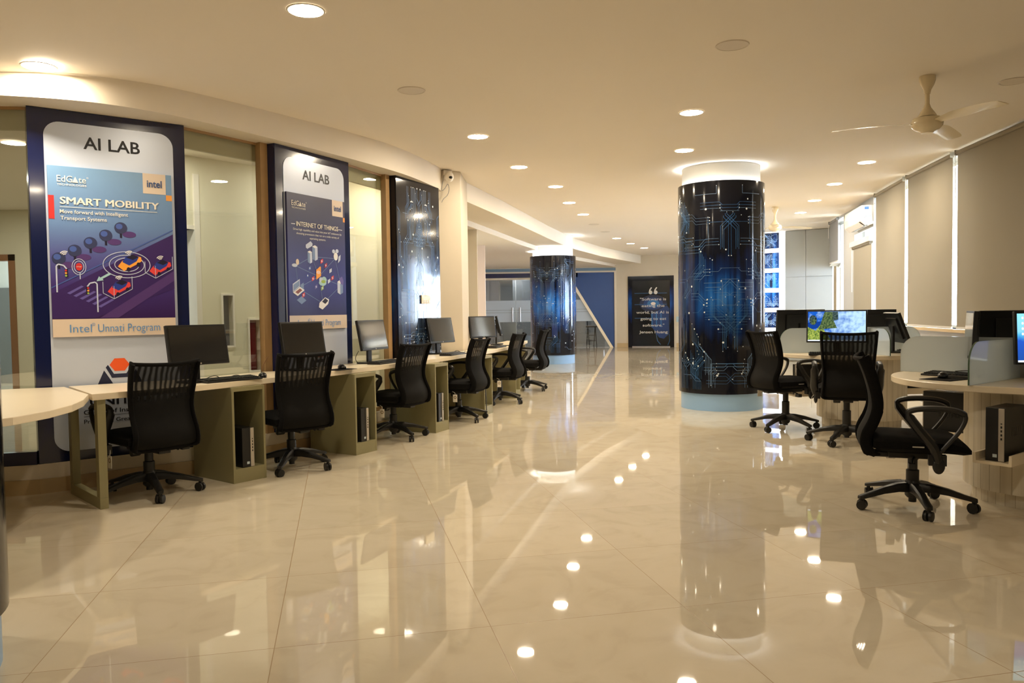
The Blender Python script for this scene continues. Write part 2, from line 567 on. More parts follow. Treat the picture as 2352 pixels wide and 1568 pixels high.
def screen_material(name, kind):
    """the picture a switched-on monitor shows"""
    m = bpy.data.materials.new(name)
    m.use_nodes = True
    nt = m.node_tree
    N, L = nt.nodes.new, nt.links.new
    nt.nodes.remove(nt.nodes['Principled BSDF'])
    tc = N('ShaderNodeTexCoord')
    sp = N('ShaderNodeSeparateXYZ'); L(tc.outputs['Object'], sp.inputs[0])
    n = N('ShaderNodeTexNoise'); n.inputs['Scale'].default_value = 22; n.inputs['Detail'].default_value = 6
    L(tc.outputs['Object'], n.inputs['Vector'])
    if kind == 'coast':
        sea = N('ShaderNodeValToRGB')
        sea.color_ramp.elements[0].position = 0.3; sea.color_ramp.elements[0].color = (*S(24, 92, 196), 1)
        sea.color_ramp.elements[1].position = 0.72; sea.color_ramp.elements[1].color = (*S(190, 226, 250), 1)
        sx = N('ShaderNodeMath'); sx.operation = 'MULTIPLY_ADD'; sx.inputs[1].default_value = 0.9
        L(sp.outputs['X'], sx.inputs[0]); L(n.outputs['Fac'], sx.inputs[2]); L(sx.outputs[0], sea.inputs['Fac'])
        col = sea.outputs['Color']
    else:
        sea = N('ShaderNodeValToRGB')
        E = sea.color_ramp.elements
        E[0].position = 0.0; E[0].color = (*S(34, 80, 150), 1)
        E[1].position = 1.0; E[1].color = (*S(150, 232, 250), 1)
        e = E.new(0.50); e.color = (*S(40, 90, 200), 1)
        e = E.new(0.62); e.color = (*S(90, 190, 236), 1)
        e = E.new(0.68); e.color = (*S(140, 214, 250), 1)
        mr = N('ShaderNodeMapRange'); mr.inputs['From Min'].default_value = -0.16; mr.inputs['From Max'].default_value = 0.16
        L(sp.outputs['Z'], mr.inputs['Value'])
        ad = N('ShaderNodeMath'); ad.operation = 'MULTIPLY_ADD'; ad.inputs[1].default_value = 0.12
        L(n.outputs['Fac'], ad.inputs[0]); L(mr.outputs['Result'], ad.inputs[2])
        L(ad.outputs[0], sea.inputs['Fac'])
        col = sea.outputs['Color']
    e = N('ShaderNodeEmission'); e.inputs['Strength'].default_value = 0.9
    L(col, e.inputs['Color'])
    L(e.outputs[0], nt.nodes['Material Output'].inputs['Surface'])
    return m
M['screen_coast'] = screen_material('screen_coast', 'coast')
M['screen_sea'] = screen_material('screen_sea', 'sea')
def scr(name, c, s=0.8):
    return emis(name, S(*c), s)
def scr_noise(name, c0, c1):
    m = emis(name, c0, 0.8)
    nt = m.node_tree
    tc = nt.nodes.new('ShaderNodeTexCoord'); n = nt.nodes.new('ShaderNodeTexNoise'); n.inputs['Scale'].default_value = 70; n.inputs['Detail'].default_value = 5
    cr = nt.nodes.new('ShaderNodeValToRGB')
    cr.color_ramp.elements[0].position = 0.36; cr.color_ramp.elements[0].color = (*S(*c0), 1)
    cr.color_ramp.elements[1].position = 0.66; cr.color_ramp.elements[1].color = (*S(*c1), 1)
    nt.links.new(tc.outputs['Object'], n.inputs['Vector']); nt.links.new(n.outputs['Fac'], cr.inputs['Fac'])
    nt.links.new(cr.outputs['Color'], nt.nodes['Emission'].inputs['Color'])
    return m
M['scr_green'] = scr_noise('screen_land_green', (44, 70, 48), (118, 138, 84))
M['scr_dgreen'] = scr_noise('screen_land_dark', (24, 48, 52), (92, 110, 104))
M['scr_lime'] = scr_noise('screen_land_lime', (76, 112, 50), (192, 206, 96))
M['scr_deep'] = scr('screen_deep_blue', (22, 66, 156))
M['scr_white'] = scr('screen_taskbar', (226, 236, 244), 1.0)

# ================================================================ SETTING
# floor
mb = MB(); mb.box(-14, 13, -5, 33, -0.12, 0.0)
struct(mb.build('floor', M['floor']))

# plan lines (metres, camera stands at the origin)
PILLAR = [(-0.97, 9.24), (-0.59, 9.50), (-0.555, 10.28), (-1.35, 10.45)]
BEAM = [(-0.56, 10.28), (-0.14, 11.93), (0.37, 14.07), (0.75, 15.7), (1.15, 17.25), (1.5, 18.53), (2.4, 21.08), (3.73, 24.02), (4.2, 25.0)]
INNER = [(-1.15, 10.4), (-0.72, 12.1), (-0.22, 14.2), (0.15, 15.8), (0.55, 17.4), (0.9, 18.7), (1.8, 21.3), (3.1, 24.4), (3.3, 25.0)]
SOFFIT = [(-9.0, 4.75), (-5.0, 4.85), (-3.9, 4.95), (-3.25, 5.09), (-2.87, 5.22), (-2.58, 5.43), (-2.34, 5.72), (-1.98, 6.34), (-1.50, 7.25), (-1.10, 8.15), (-0.86, 9.0), (-0.80, 9.38)]
WALL = [(-9.0, 5.0), (-5.0, 5.05), (-3.9, 5.13), (-3.23, 5.33), (-2.43, 5.95), (-2.02, 6.63), (-1.52, 7.5), (-1.25, 8.23), (-0.86, 9.0), (-0.80, 9.35)]
RIGHT = [(4.35, -5.0), (4.45, 3.0), (4.58, 5.6), (4.71, 7.25), (4.88, 8.64), (5.15, 10.23), (5.49, 11.84), (5.87, 13.5), (6.11, 14.59), (6.36, 15.66), (6.80, 16.88)]

# ceilings
mb = MB()
CL = 2.765
for a, b in (((-14, CL), (-3.3, CL)), ((-3.3, CL), (-1.25, CEIL)), ((-1.25, CEIL), (13, CEIL))):
    mb.face([(a[0], -5, a[1]), (b[0], -5, b[1]), (b[0], 33, b[1]), (a[0], 33, a[1])])
def ceil_at(x):
    return CEIL if x > -1.25 else (CL if x < -3.3 else CL + (CEIL - CL) * (x + 3.3) / 2.05)
mb.face([(-14, -5, CEIL + 0.1), (13, -5, CEIL + 0.1), (13, 33, CEIL + 0.1), (-14, 33, CEIL + 0.1)])
struct(mb.build('ceiling', M['ceiling_paint']))
mb = MB()
poly = BEAM + [(3.3, 25.0)] + INNER[::-1][1:]
mb.prism(poly, SOFF, CEIL - 0.002)
struct(mb.build('beam', M['white_paint']))
mb = MB()
mb.prism([(-6, 11.2)] + [(-1.3, 10.6)] + INNER[1:] + [(-6, 25.0)], 2.53, SOFF + 0.05)
struct(mb.build('ceiling_alcove', M['white_paint']))

# bulkhead above the glazing
def smooth2(P, k=6):
    P = [Vector((x, y)) for x, y in P]; out = []
    for i in range(len(P) - 1):
        p0, p1, p2, p3 = P[max(i - 1, 0)], P[i], P[i + 1], P[min(i + 2, len(P) - 1)]
        for q in range(k):
            t_ = q / k
            v = 0.5 * ((2 * p1) + (p2 - p0) * t_ + (2 * p0 - 5 * p1 + 4 * p2 - p3) * t_ * t_ + (3 * p1 - p0 - 3 * p2 + p3) * t_ ** 3)
            out.append((v.x, v.y))
    out.append(tuple(P[-1]))
    return out
mb = MB()
back = [(-9.0, 5.30), (-5.0, 5.35), (-3.9, 5.45), (-3.33, 5.60), (-2.62, 6.15), (-2.22, 6.74), (-1.72, 7.6), (-1.46, 8.3), (-1.12, 9.0), (-0.98, 9.25)]
mb.prism(smooth2(SOFFIT[1:]) + back[:0:-1], SOFF, CEIL + 0.05)
struct(mb.build('trim_1', M['white_paint'], smooth=True))

# low upstand and tiled skirting under the glazing
mb = MB(); wall_strip(mb, WALL, 0.0, 0.20, 0.16)
struct(mb.build('wall_left', M['white_paint']))
mb = MB()
sk = [(x + 0.012, y - 0.016) for x, y in WALL]
wall_strip(mb, sk, 0.0, 0.10, 0.014)
struct(mb.build('baseboard_left', M['skirting_tile']))
mb = MB(); wall_strip(mb, [(-9, 4.99), (-5.0, 5.04), (-3.9, 5.12), (-3.24, 5.322)], 0.20, 0.29, 0.05)
struct(mb.build('trim_2', M['navy']))

# glazing panes with their timber posts
def window(n, A, B, post_at_end=True):
    A = Vector(A); B = Vector(B)
    d = (B - A); L = d.length; d.normalize()
    t = bpy.data.objects.new('window_%d' % n, None)
    C.objects.link(t)
    t.location = (A.x, A.y, 0); t.rotation_euler = (0, 0, dirang(d))
    struct(t)
    mb = MB(); mb.box(0, L, 0.05, 0.058, 0.20, SOFF)
    mb.build('pane', M['glass'], t)
    mb = MB()
    if post_at_end:
        mb.box(L - 0.075, L, 0.0, 0.06, 0.20, SOFF)
    mb.box(0, L, 0.046, 0.062, SOFF - 0.02, SOFF)
    mb.box(0, L, 0.03, 0.08, 0.20, 0.24)
    mb.build('frame', M['wood_post'], t)
    mb = MB(); mb.box(0, L, 0.064, 0.10, 2.47, SOFF); mb.build('transom', M['transom'], t)
    return t
window(1, (-5.2, 5.05), (-3.23, 5.33), False)
window(2, (-2.43, 5.95), (-2.02, 6.63))
window(3, (-1.52, 7.5), (-1.25, 8.23))

# pillar at the end of the glazing
mb = MB(); mb.prism(PILLAR, 0, CEIL - 0.002)
struct(mb.build('pillar', M['cream_paint'], bevel=0.008))

# corridor behind the glass: back wall with openings, own ceiling downstand
BW = [(-9.0, 7.2), (-4.14, 6.83), (-3.8, 6.776), (-3.39, 7.456), (-2.16, 9.5), (-1.32, 10.9)]
def wall_with_holes(mb, A, B, z0, z1, holes, t=0.1, mi=0):
    """holes: (u0,u1,h0,h1) along A->B, non-overlapping, sorted"""
    A = Vector(A); B = Vector(B); d = B - A; L = d.length
    Mx = Matrix.Translation((A.x, A.y, 0)) @ Matrix.Rotation(dirang(d), 4, 'Z')
    u = 0.0
    for (a, b, h0, h1) in holes:
        if a > u: mb.box(u, a, 0, t, z0, z1, mi, Mx)
        if h0 > z0: mb.box(a, b, 0, t, z0, h0, mi, Mx)
        if h1 < z1: mb.box(a, b, 0, t, h1, z1, mi, Mx)
        u = b
    if u < L: mb.box(u, L, 0, t, z0, z1, mi, Mx)
    return Mx
mb = MB()
wall_with_holes(mb, BW[1], BW[2], 0, CEIL, [])
mb.box(-4.14, -4.04, 6.9, 11.5, 0, CEIL)
Ma = wall_with_holes(mb, (-12.0, 11.5), (-3.4, 11.5), 0, CEIL, [(3.2, 4.74, 0.0, 2.06)])
Mb = wall_with_holes(mb, BW[2], BW[4], 0, CEIL, [(1.02, 1.28, 0.0, 2.05), (1.592, 1.715, 0.879, 1.40), (1.925, 2.07, 0.60, 1.14)])
wall_strip(mb, BW[4:], 0, CEIL, 0.1)
struct(mb.build('wall_corridor', M['corridor_paint']))
# slit windows and doors in that wall
def panel_in(Mx, u0, u1, z0, z1, y, m, name):
    mb = MB(); mb.box(u0, u1, y, y + 0.012, z0, z1, 0, Mx)
    return struct(mb.build(name, m))
panel_in(Mb, 1.592, 1.715, 0.879, 1.40, 0.06, mat('slit_pane_grey', S(70, 76, 90), 0.15, var=0.3, scale=5), 'window_4')
panel_in(Mb, 1.925, 2.07, 0.60, 1.14, 0.06, mat('slit_pane_red', S(120, 28, 30), 0.2, var=0.3, scale=12), 'window_5')
mb = MB()
for (a, b, h0, h1) in ((1.592, 1.715, 0.879, 1.40), (1.925, 2.07, 0.60, 1.14)):
    mb.box(a - 0.02, a, -0.012, 0.06, h0 - 0.02, h1 + 0.02, 0, Mb); mb.box(b, b + 0.02, -0.012, 0.06, h0 - 0.02, h1 + 0.02, 0, Mb)
    mb.box(a, b, -0.012, 0.06, h0 - 0.02, h0, 0, Mb); mb.box(a, b, -0.012, 0.06, h1, h1 + 0.02, 0, Mb)
struct(mb.build('trim_3', M['trim_white']))
lit = emis('daylight_beyond', (0.84, 0.93, 1.0), 1.6)
mb = MB(); mb.box(0.90, 1.45, 0.5, 0.52, 0.0, 1.9, 0, Mb)  # glowing board set behind the white doorway to stand for its daylight
struct(mb.build('window_6', lit))
mb = MB()
mb.box(1.0, 1.03, -0.01, 0.11, 0, 2.07, 0, Mb); mb.box(1.27, 1.33, -0.02, 0.11, 0, 2.6, 0, Mb); mb.box(1.0, 1.33, -0.01, 0.11, 2.05, 2.09, 0, Mb)
struct(mb.build('trim_4', M['trim_white']))
# doorway seen through the first pane: brown frame, bright room with a grey door
mb = MB()
for a in (3.14, 4.70):
    mb.box(a, a + 0.09, -0.02, 0.12, 0, 2.12, 0, Ma)
mb.box(3.14, 4.79, -0.02, 0.12, 2.03, 2.12, 0, Ma)
struct(mb.build('door_3', M['brown_door']))
mb = MB(); mb.box(1.0, 7.0, 3.0, 3.05, 0, CEIL, 0, Ma); mb.box(6.95, 7.0, 0.1, 3.0, 0, CEIL, 0, Ma); mb.box(0.95, 1.0, 0.1, 3.0, 0, CEIL, 0, Ma)
struct(mb.build('wall_room', mat('room_white', S(214, 226, 234), 0.6)))
mb = MB(); mb.box(2.55, 2.88, 2.92, 2.98, 0, 1.75, 0, Ma)
struct(mb.build('door_4', mat('grey_door', S(112, 122, 132), 0.5)))
mb = MB(); mb.box(2.95, 6.4, 2.90, 2.95, 0.75, 2.3, 0, Ma)  # glowing board added to brighten the far room, no real window
struct(mb.build('window_16', emis('far_room_glow', (0.84, 0.93, 1.0), 3.0)))
cab = thing('low_cabinet', 'low grey cabinet seen through the first glass pane, before the bright room', 'cabinet', (-7.4, 10.3, 0))
mb = MB(); mb.box(-1.2, 0.35, 0, 0.5, 0.03, 0.48); mb.build('body', M['concrete'], cab, bevel=0.01)
mb = MB(); mb.box(-1.22, 0.37, -0.02, 0.52, 0.48, 0.51); mb.build('top', M['grey_wall'], cab, bevel=0.005)
mb = MB(); mb.box(-1.15, 0.30, 0.03, 0.47, 0.0, 0.03); mb.build('plinth', M['black_plastic'], cab)

# recess walls left of the beam
mb = MB(); mb.box(-3.0, -0.55, 12.9, 13.0, 0, SOFF)
struct(mb.build('wall_recess', M['cream_paint']))
mb = MB(); mb.box(-3.0, -0.525, 16.0, 16.2, 0, 2.56); mb.box(-1.1, -0.95, 16.1, 25.0, 0, 2.56)
struct(mb.build('wall_alcove', mat('pinkish_white_paint', S(232, 216, 208), 0.55, var=0.02)))

# far wall: glazed blue shopfront, then the beige wall with the quotation door
FW = 24.95
mb = MB()
mb.box(-1.2, 3.32, FW, FW + 0.15, 2.52, 2.60)
Mf = Matrix.Translation((3.32, FW, 0)) @ Matrix.Rotation(math.atan2(-0.40, 1.30), 4, 'Z')
mb.box(-0.05, 0.37, 0, 0.15, 0, CEIL, 0, Mf); mb.box(1.79, 6.5, 0, 0.15, 0, CEIL, 0, Mf); mb.box(0.37, 1.79, 0, 0.15, 2.22, CEIL, 0, Mf)
struct(mb.build('wall_back', M['cream_paint']))
mb = MB(); mb.box(0, 0.36, -0.02, 0, 0, 0.13, 0, Mf); mb.box(1.86, 6.5, -0.02, 0, 0, 0.13, 0, Mf)
struct(mb.build('baseboard_back', M['skirting_tile']))
mb = MB(); mb.box(-1.2, 3.30, FW - 0.02, FW + 0.05, 2.42, 2.52)
struct(mb.build('trim_5', M['blue_grey']))
mb = MB()
mb.box(-1.2, 3.32, FW - 0.06, FW + 0.05, 2.37, 2.42); mb.box(-1.2, 3.32, FW - 0.05, FW + 0.05, 2.515, 2.56)
mb.box(-1.2, 2.0, FW - 0.05, FW + 0.05, 2.17, 2.23); mb.box(3.25, 3.32, FW - 0.05, FW + 0.05, 0, 2.37)
struct(mb.build('trim_6', M['cream_paint']))
mb = MB(); mb.box(-1.2, 2.1, FW - 0.02, FW + 0.04, 2.23, 2.37)
struct(mb.build('trim_7', M['navy']))
# board cut on the slant to the right of the glass, and the pale bar along its edge
mb = MB()
Mv = Matrix.Translation((0, FW, 0)) @ Matrix.Rotation(PI / 2, 4, 'X')
mb.prism([(3.16, 0.0), (3.25, 0.0), (3.25, 2.37), (1.75, 2.37), (1.75, 2.35)], -0.04, 0.02, 0, Mv)
struct(mb.build('wall_blue', M['blue_board']))
d = bpy.data.objects.new('door_1', None); C.objects.link(d); d.location = (0, FW, 0); struct(d)
def frame_panes(parent, x0, x1, h):
    lo = MB(); lo.box(x0, x1, 0, 0.012, 0.02, 0.84); lo.box(x0, x1, 0, 0.012, 1.52, h)
    lo.build('pane', M['door_glass'], parent)
    fr = MB(); fr.box(x0, x1, 0, 0.012, 0.84, 1.13); fr.box(x0, x1, 0, 0.012, 1.145, 1.21); fr.box(x0, x1, 0, 0.012, 1.225, 1.52)
    fr.build('frosted_band', M['frost_film'], parent)
frame_panes(d, -0.95, 0.13, 2.17)
mb = MB(); mb.tube([(0.03, -0.06, 0.85), (0.03, -0.06, 1.30)], 0.028, 12); mb.box(0.015, 0.045, -0.06, 0.0, 0.92, 0.95); mb.box(0.015, 0.045, -0.06, 0.0, 1.2, 1.23)
mb.build('handle', M['steel'], d, smooth=True)
d = bpy.data.objects.new('door_2', None); C.objects.link(d); d.location = (0, FW, 0); struct(d)
frame_panes(d, 0.15, 1.2, 2.17)
mb = MB(); mb.tube([(0.27, -0.06, 0.85), (0.27, -0.06, 1.30)], 0.028, 12); mb.box(0.255, 0.285, -0.06, 0.0, 0.92, 0.95); mb.box(0.255, 0.285, -0.06, 0.0, 1.2, 1.23)
mb.build('handle', M['steel'], d, smooth=True)
d = bpy.data.objects.new('window_7', None); C.objects.link(d); d.location = (0, FW, 0); struct(d)
def cutx(z):   # the slanted edge
    return 3.16 - 1.41 * z / 2.35
lo = MB()
lo.prism([(1.22, 0.02), (cutx(0.02), 0.02), (cutx(0.84), 0.84), (1.22, 0.84)], -0.012, 0.0, 0, Matrix.Rotation(PI / 2, 4, 'X'))
lo.prism([(1.22, 1.52), (cutx(1.52), 1.52), (cutx(2.17), 2.17), (1.22, 2.17)], -0.012, 0.0, 0, Matrix.Rotation(PI / 2, 4, 'X'))
lo.build('pane', M['door_glass'], d)
fr = MB()
for a, b in ((0.84, 1.13), (1.145, 1.21), (1.225, 1.52)):
    fr.prism([(1.22, a), (cutx(a), a), (cutx(b), b), (1.22, b)], -0.012, 0.0, 0, Matrix.Rotation(PI / 2, 4, 'X'))
fr.build('frosted_band', M['frost_film'], d)
# grey room behind the shopfront, plus unseen backing boxes that block sky leaks
mb = MB(); mb.box(3.3, 3.4, FW + 0.16, 28.1, 0, 2.66); mb.box(-2.6, -2.5, FW, 28.1, 0, 2.66); mb.box(0.30, 2.2, 0.16, 0.5, 0, CEIL, 0, Mf); mb.box(-1.3, -1.2, 24.9, FW + 0.2, 0, CEIL); mb.box(-2.5, 3.35, FW + 0.1, FW + 0.2, 2.56, CEIL)
struct(mb.build('wall_behind', M['grey_wall']))
mb = MB(); mb.box(-2.5, 3.3, 28.0, 28.1, 0, 2.6); mb.box(0.05, 0.9, 27.0, 27.6, 0, 2.6)
struct(mb.build('wall_office', M['concrete']))
mb = MB(); mb.box(-2.5, 3.4, FW, 28.1, 2.60, 2.66)
struct(mb.build('ceiling_office', M['white_paint']))

# quotation door
d = bpy.data.objects.new('door_5', None); C.objects.link(d)
d.matrix_world = Mf @ Matrix.Translation((0.37, 0, 0)); struct(d)
W_, H_ = 1.42, 2.22
mb = MB(); mb.box(0, 0.12, -0.03, 0.1, 0, H_); mb.box(W_ - 0.12, W_, -0.03, 0.1, 0, H_); mb.box(0.12, W_ - 0.12, -0.03, 0.1, H_ - 0.13, H_)
mb.build('frame', M['circuit'], d)
mb = MB(); mb.box(0.12, W_ - 0.12, 0.03, 0.08, 0.03, H_ - 0.13)
mb.build('leaf', M['black_gloss'], d)
mb = MB(); mb.box(0.12, W_ - 0.12, 0.0, 0.09, 0.0, 0.03)
mb.build('threshold', M['steel'], d)
mb = MB()   # printed picture: blue glow, hand outline, rays
def disc(mb, cx, cz, r, y, mi, n=28, rx=1.0, rz=1.0):
    mb.face([(cx + r * rx * math.cos(2 * PI * k / n), y, cz + r * rz * math.sin(2 * PI * k / n)) for k in range(n)], mi)
for k, (r, col) in enumerate(((0.34, 1), (0.24, 2), (0.15, 3), (0.06, 4))):
    disc(mb, 0.78, 1.36, r, 0.026 - 0.001 * k, col, rx=1.25, rz=0.8)
mb.face([(0.70, 0.0255, 1.05), (0.86, 0.0255, 1.10), (1.20, 0.0255, 1.30), (1.28, 0.0255, 1.20), (1.27, 0.0255, 0.42), (1.10, 0.0255, 0.26), (0.95, 0.0255, 0.30), (0.74, 0.0255, 0.62)], 2)
for z in (1.68, 1.33, 0.90):
    mb.box(0.20, 1.2, 0.0245, 0.025, z, z + 0.012, 3)
for x in (0.72, 0.86, 1.0):
    mb.box(x, x + 0.035, 0.0235, 0.024, 0.62, 1.12, 3)
mb.tube([(0.86, 0.025, 0.45), (0.90, 0.025, 0.2), (1.0, 0.025, 0.08)], 0.008, 6, 3)
mb.tube([(1.27, 0.025, 0.40), (1.28, 0.025, 0.2), (1.22, 0.025, 0.06)], 0.008, 6, 3)
mb.build('printed_picture', [M['black_gloss'], pcol(14, 28, 58), pcol(18, 52, 104), pcol(46, 104, 156), pcol(226, 214, 200)], d, recalc=False)
mb = MB()
for s, x0, x1, z in (('"Software is', 0.37, 1.18, 1.46), ('eating the', 0.42, 1.13, 1.255), ('world, but AI is', 0.25, 1.26, 1.05), ('going to eat', 0.38, 1.18, 0.85), ('software."', 0.45, 1.12, 0.645), ('Jensen Huang', 0.34, 1.22, 0.435)):
    put_text(mb, s, x0, x1, z, 0.085, 0, 0.0195, 0.006)
for cx in (0.70, 0.86):
    disc(mb, cx, 1.71, 0.058, 0.0195, 0)
    mb.face([(cx - 0.058, 0.0195, 1.715), (cx - 0.02, 0.0195, 1.75), (cx + 0.05, 0.0195, 1.86), (cx + 0.015, 0.0195, 1.87), (cx - 0.035, 0.0195, 1.80)], 0)
mb.build('lettering', pcol(206, 200, 190), d, recalc=False)

# cable trunking beside the door
mb = MB(); mb.box(1.86, 4.0, -0.03, 0, 0.95, 1.06, 1, Mf); mb.box(1.86, 4.0, -0.032, 0, 0.78, 0.95, 0, Mf); mb.box(1.86, 4.0, -0.034, 0, 0.74, 0.78, 1, Mf)
struct(mb.build('trim_8', [mat('pale_blue_band', S(172, 196, 204), 0.5), M['cream_paint']]))

# right-hand window wall
SILL = 0.93
mb = MB(); wall_strip(mb, RIGHT, 0.0, SILL, -0.25)
PIER = [(5.875, 13.52), (6.075, 14.43)]
wall_strip(mb, PIER, SILL, CEIL, -0.25)
wall_strip(mb, RIGHT[:4], SILL, CEIL, -0.25)
wall_strip(mb, RIGHT[9:], 2.05, CEIL, -0.25)
wall_strip(mb, RIGHT, CEIL - 0.04, CEIL, -0.25)
struct(mb.build('wall_right', M['grey_wall']))
mb = MB(); wall_strip(mb, [(x - 0.07, y) for x, y in RIGHT[2:]], SILL - 0.035, SILL, -0.30)
struct(mb.build('trim_9', M['sill']))
def wpane(n, A, B, zt=CEIL - 0.04):
    A = Vector(A); B = Vector(B); dd = B - A; L = dd.length
    t = bpy.data.objects.new('window_%d' % n, None); C.objects.link(t)
    t.location = (A.x, A.y, 0); t.rotation_euler = (0, 0, dirang(dd)); struct(t)
    mb = MB(); mb.box(0.0, L, -0.19, -0.184, SILL, zt); mb.build('pane', M['glass_clear'], t)
    mb = MB()
    mb.box(0, 0.025, -0.21, -0.16, SILL, zt); mb.box(L - 0.025, L, -0.21, -0.16, SILL, zt)
    mb.box(0.025, L - 0.025, -0.21, -0.16, SILL, SILL + 0.03); mb.box(0.025, L - 0.025, -0.21, -0.16, zt - 0.04, zt)
    mb.build('frame', M['alu'], t)
M['glass_clear'] = glass_mat('outer_glass', (0.97, 0.98, 1.0), 0.04)
for i, (a, b) in enumerate([(3, 4), (4, 5), (5, 6), (6, 7), (8, 9)]):
    wpane(8 + i, RIGHT[a], RIGHT[b])
wpane(13, RIGHT[9], RIGHT[10], 2.05)

# rest of the shell, out of frame
mb = MB(); mb.box(-14, 5, -5.1, -5.0, 0, CEIL); struct(mb.build('wall_front', M['cream_paint']))
mb = MB(); mb.box(-14.1, -14, -5, 15, 0, CEIL); mb.box(-14, -11.95, 11.5, 11.6, 0, CEIL); struct(mb.build('wall_side', M['cream_paint']))
mb = MB(); wall_strip(mb, [(8.6, 18.6), (7.0, 17.0)], 0, CEIL, 0.15)
wall_strip(mb, [(8.6, 18.6), (8.95, 20.14)], 0, 0.7, -0.15); wall_strip(mb, [(8.6, 18.6), (8.95, 20.14)], 2.2, CEIL, -0.15); wall_strip(mb, [(8.95, 20.14), (9.6, 23.0)], 0, CEIL, -0.15)
struct(mb.build('wall_corner', M['white_paint']))
t = bpy.data.objects.new('window_15', None); C.objects.link(t); t.location = (8.6, 18.6, 0); t.rotation_euler = (0, 0, dirang((1.0, 4.4))); struct(t)
mb = MB(); mb.box(0, 1.58, -0.1, -0.094, 0.7, 2.2); mb.build('pane', M['glass_clear'], t)
mb = MB()
for x in (0, 0.76, 1.53):
    mb.box(x, x + 0.05, -0.12, -0.07, 0.7, 2.2)
mb.build('frame', M['alu'], t)

# silver panelled partition
A = Vector((6.86, 16.86)); B = Vector((6.06, 17.46))
d = B - A; L = d.length
t = bpy.data.objects.new('wall_silver', None); C.objects.link(t); t.location = (B.x, B.y, 0); t.rotation_euler = (0, 0, dirang(A - B)); struct(t)
alum = mat('silver_composite', S(176, 182, 186), 0.3, metal=0.1, var=0.02)
for k, (x0, x1) in enumerate(((0.0, 0.44), (0.448, L))):
    for (z0, z1) in ((0.02, 1.846), (1.854, CEIL - 0.01)):
        mb = MB(); mb.box(x0, x1, 0.0, 0.03, z0, z1); mb.build('panel', alum, t)
mb = MB(); mb.box(0, L, 0.03, 0.1, 0, CEIL); mb.build('backing', M['grey_wall'], t)

# ================================================================ COLUMNS
def circuit_art(seed, width, z0, z1, sym=True, n=46):
    """traces and dots on a width x (z1-z0) field: list of (polyline, w, mi) and dots (u,z,r)"""
    rng = random.Random(seed)
    tr, dots = [], []
    half = width / 2
    def add(p, w, mi, dot=True):
        tr.append((p, w, mi))
        if dot:
            dots.append((p[-1][0], p[-1][1], rng.choice((0.004, 0.005, 0.006, 0.009))))
        if sym:
            q = [(width - u, z) for u, z in p]
            tr.append((q, w, mi))
            if dot: dots.append((q[-1][0], q[-1][1], dots[-1][2]))
    for k in range(n):
        kind = rng.random()
        u = rng.uniform(0.02, half if sym else width)
        z = rng.uniform(z0 + 0.1, z1 - 0.15)
        w = rng.choice((0.0022, 0.003, 0.004))
        mi = rng.choice((1, 1, 2))
        if kind < 0.45:        # bundle of parallel uprights with a jog
            m = rng.randint(2, 7); gap = 0.018
            Lz = rng.uniform(0.25, 0.8); j = rng.choice((-1, 1)) * rng.uniform(0.03, 0.14); f = rng.uniform(0.3, 0.7)
            for i in range(m):
                uu = u + i * gap
                za, zb = max(z0 + 0.05, z - Lz / 2 + 0.02 * i * rng.choice((0, 1))), min(z1 - 0.08, z + Lz / 2 - 0.03 * i)
                zm = za + (zb - za) * f
                add([(uu, za), (uu, zm), (uu + j, zm + abs(j)), (uu + j, max(zm + abs(j) + 0.02, zb))], w, mi, rng.random() < 0.4)
        elif kind < 0.8:       # level runs with a dog-leg
            m = rng.randint(1, 3); Lu = rng.uniform(0.15, 0.5); j = rng.choice((-1, 1)) * rng.uniform(0.02, 0.09)
            for i in range(m):
                zz = z + 0.035 * i
                if zz + abs(j) > z1 - 0.06: continue
                add([(u, zz), (u + Lu * 0.5, zz), (u + Lu * 0.5 + abs(j), zz + j), (u + Lu, zz + j)], w, rng.choice((1, 2)), rng.random() < 0.6)
        else:                  # right-angle corner with dot
            Lu = rng.uniform(0.06, 0.3); Lz = rng.uniform(0.1, 0.4) * rng.choice((-1, 1))
            add([(u, z), (u + Lu, z), (u + Lu, min(z1 - 0.06, max(z0 + 0.06, z + Lz)))], w, mi)
    for k in range(n):
        dots.append((rng.uniform(0, width), rng.uniform(z0 + 0.06, z1 - 0.2), rng.choice((0.005, 0.006, 0.009, 0.012))))
    chips = []
    for k in range(2):
        u = rng.uniform(0.05, width - 0.2); z = rng.uniform(z0 + 0.3, z1 - 0.5)
        chips.append((u, z, rng.uniform(0.06, 0.12), rng.uniform(0.1, 0.3)))
    return tr, dots, chips

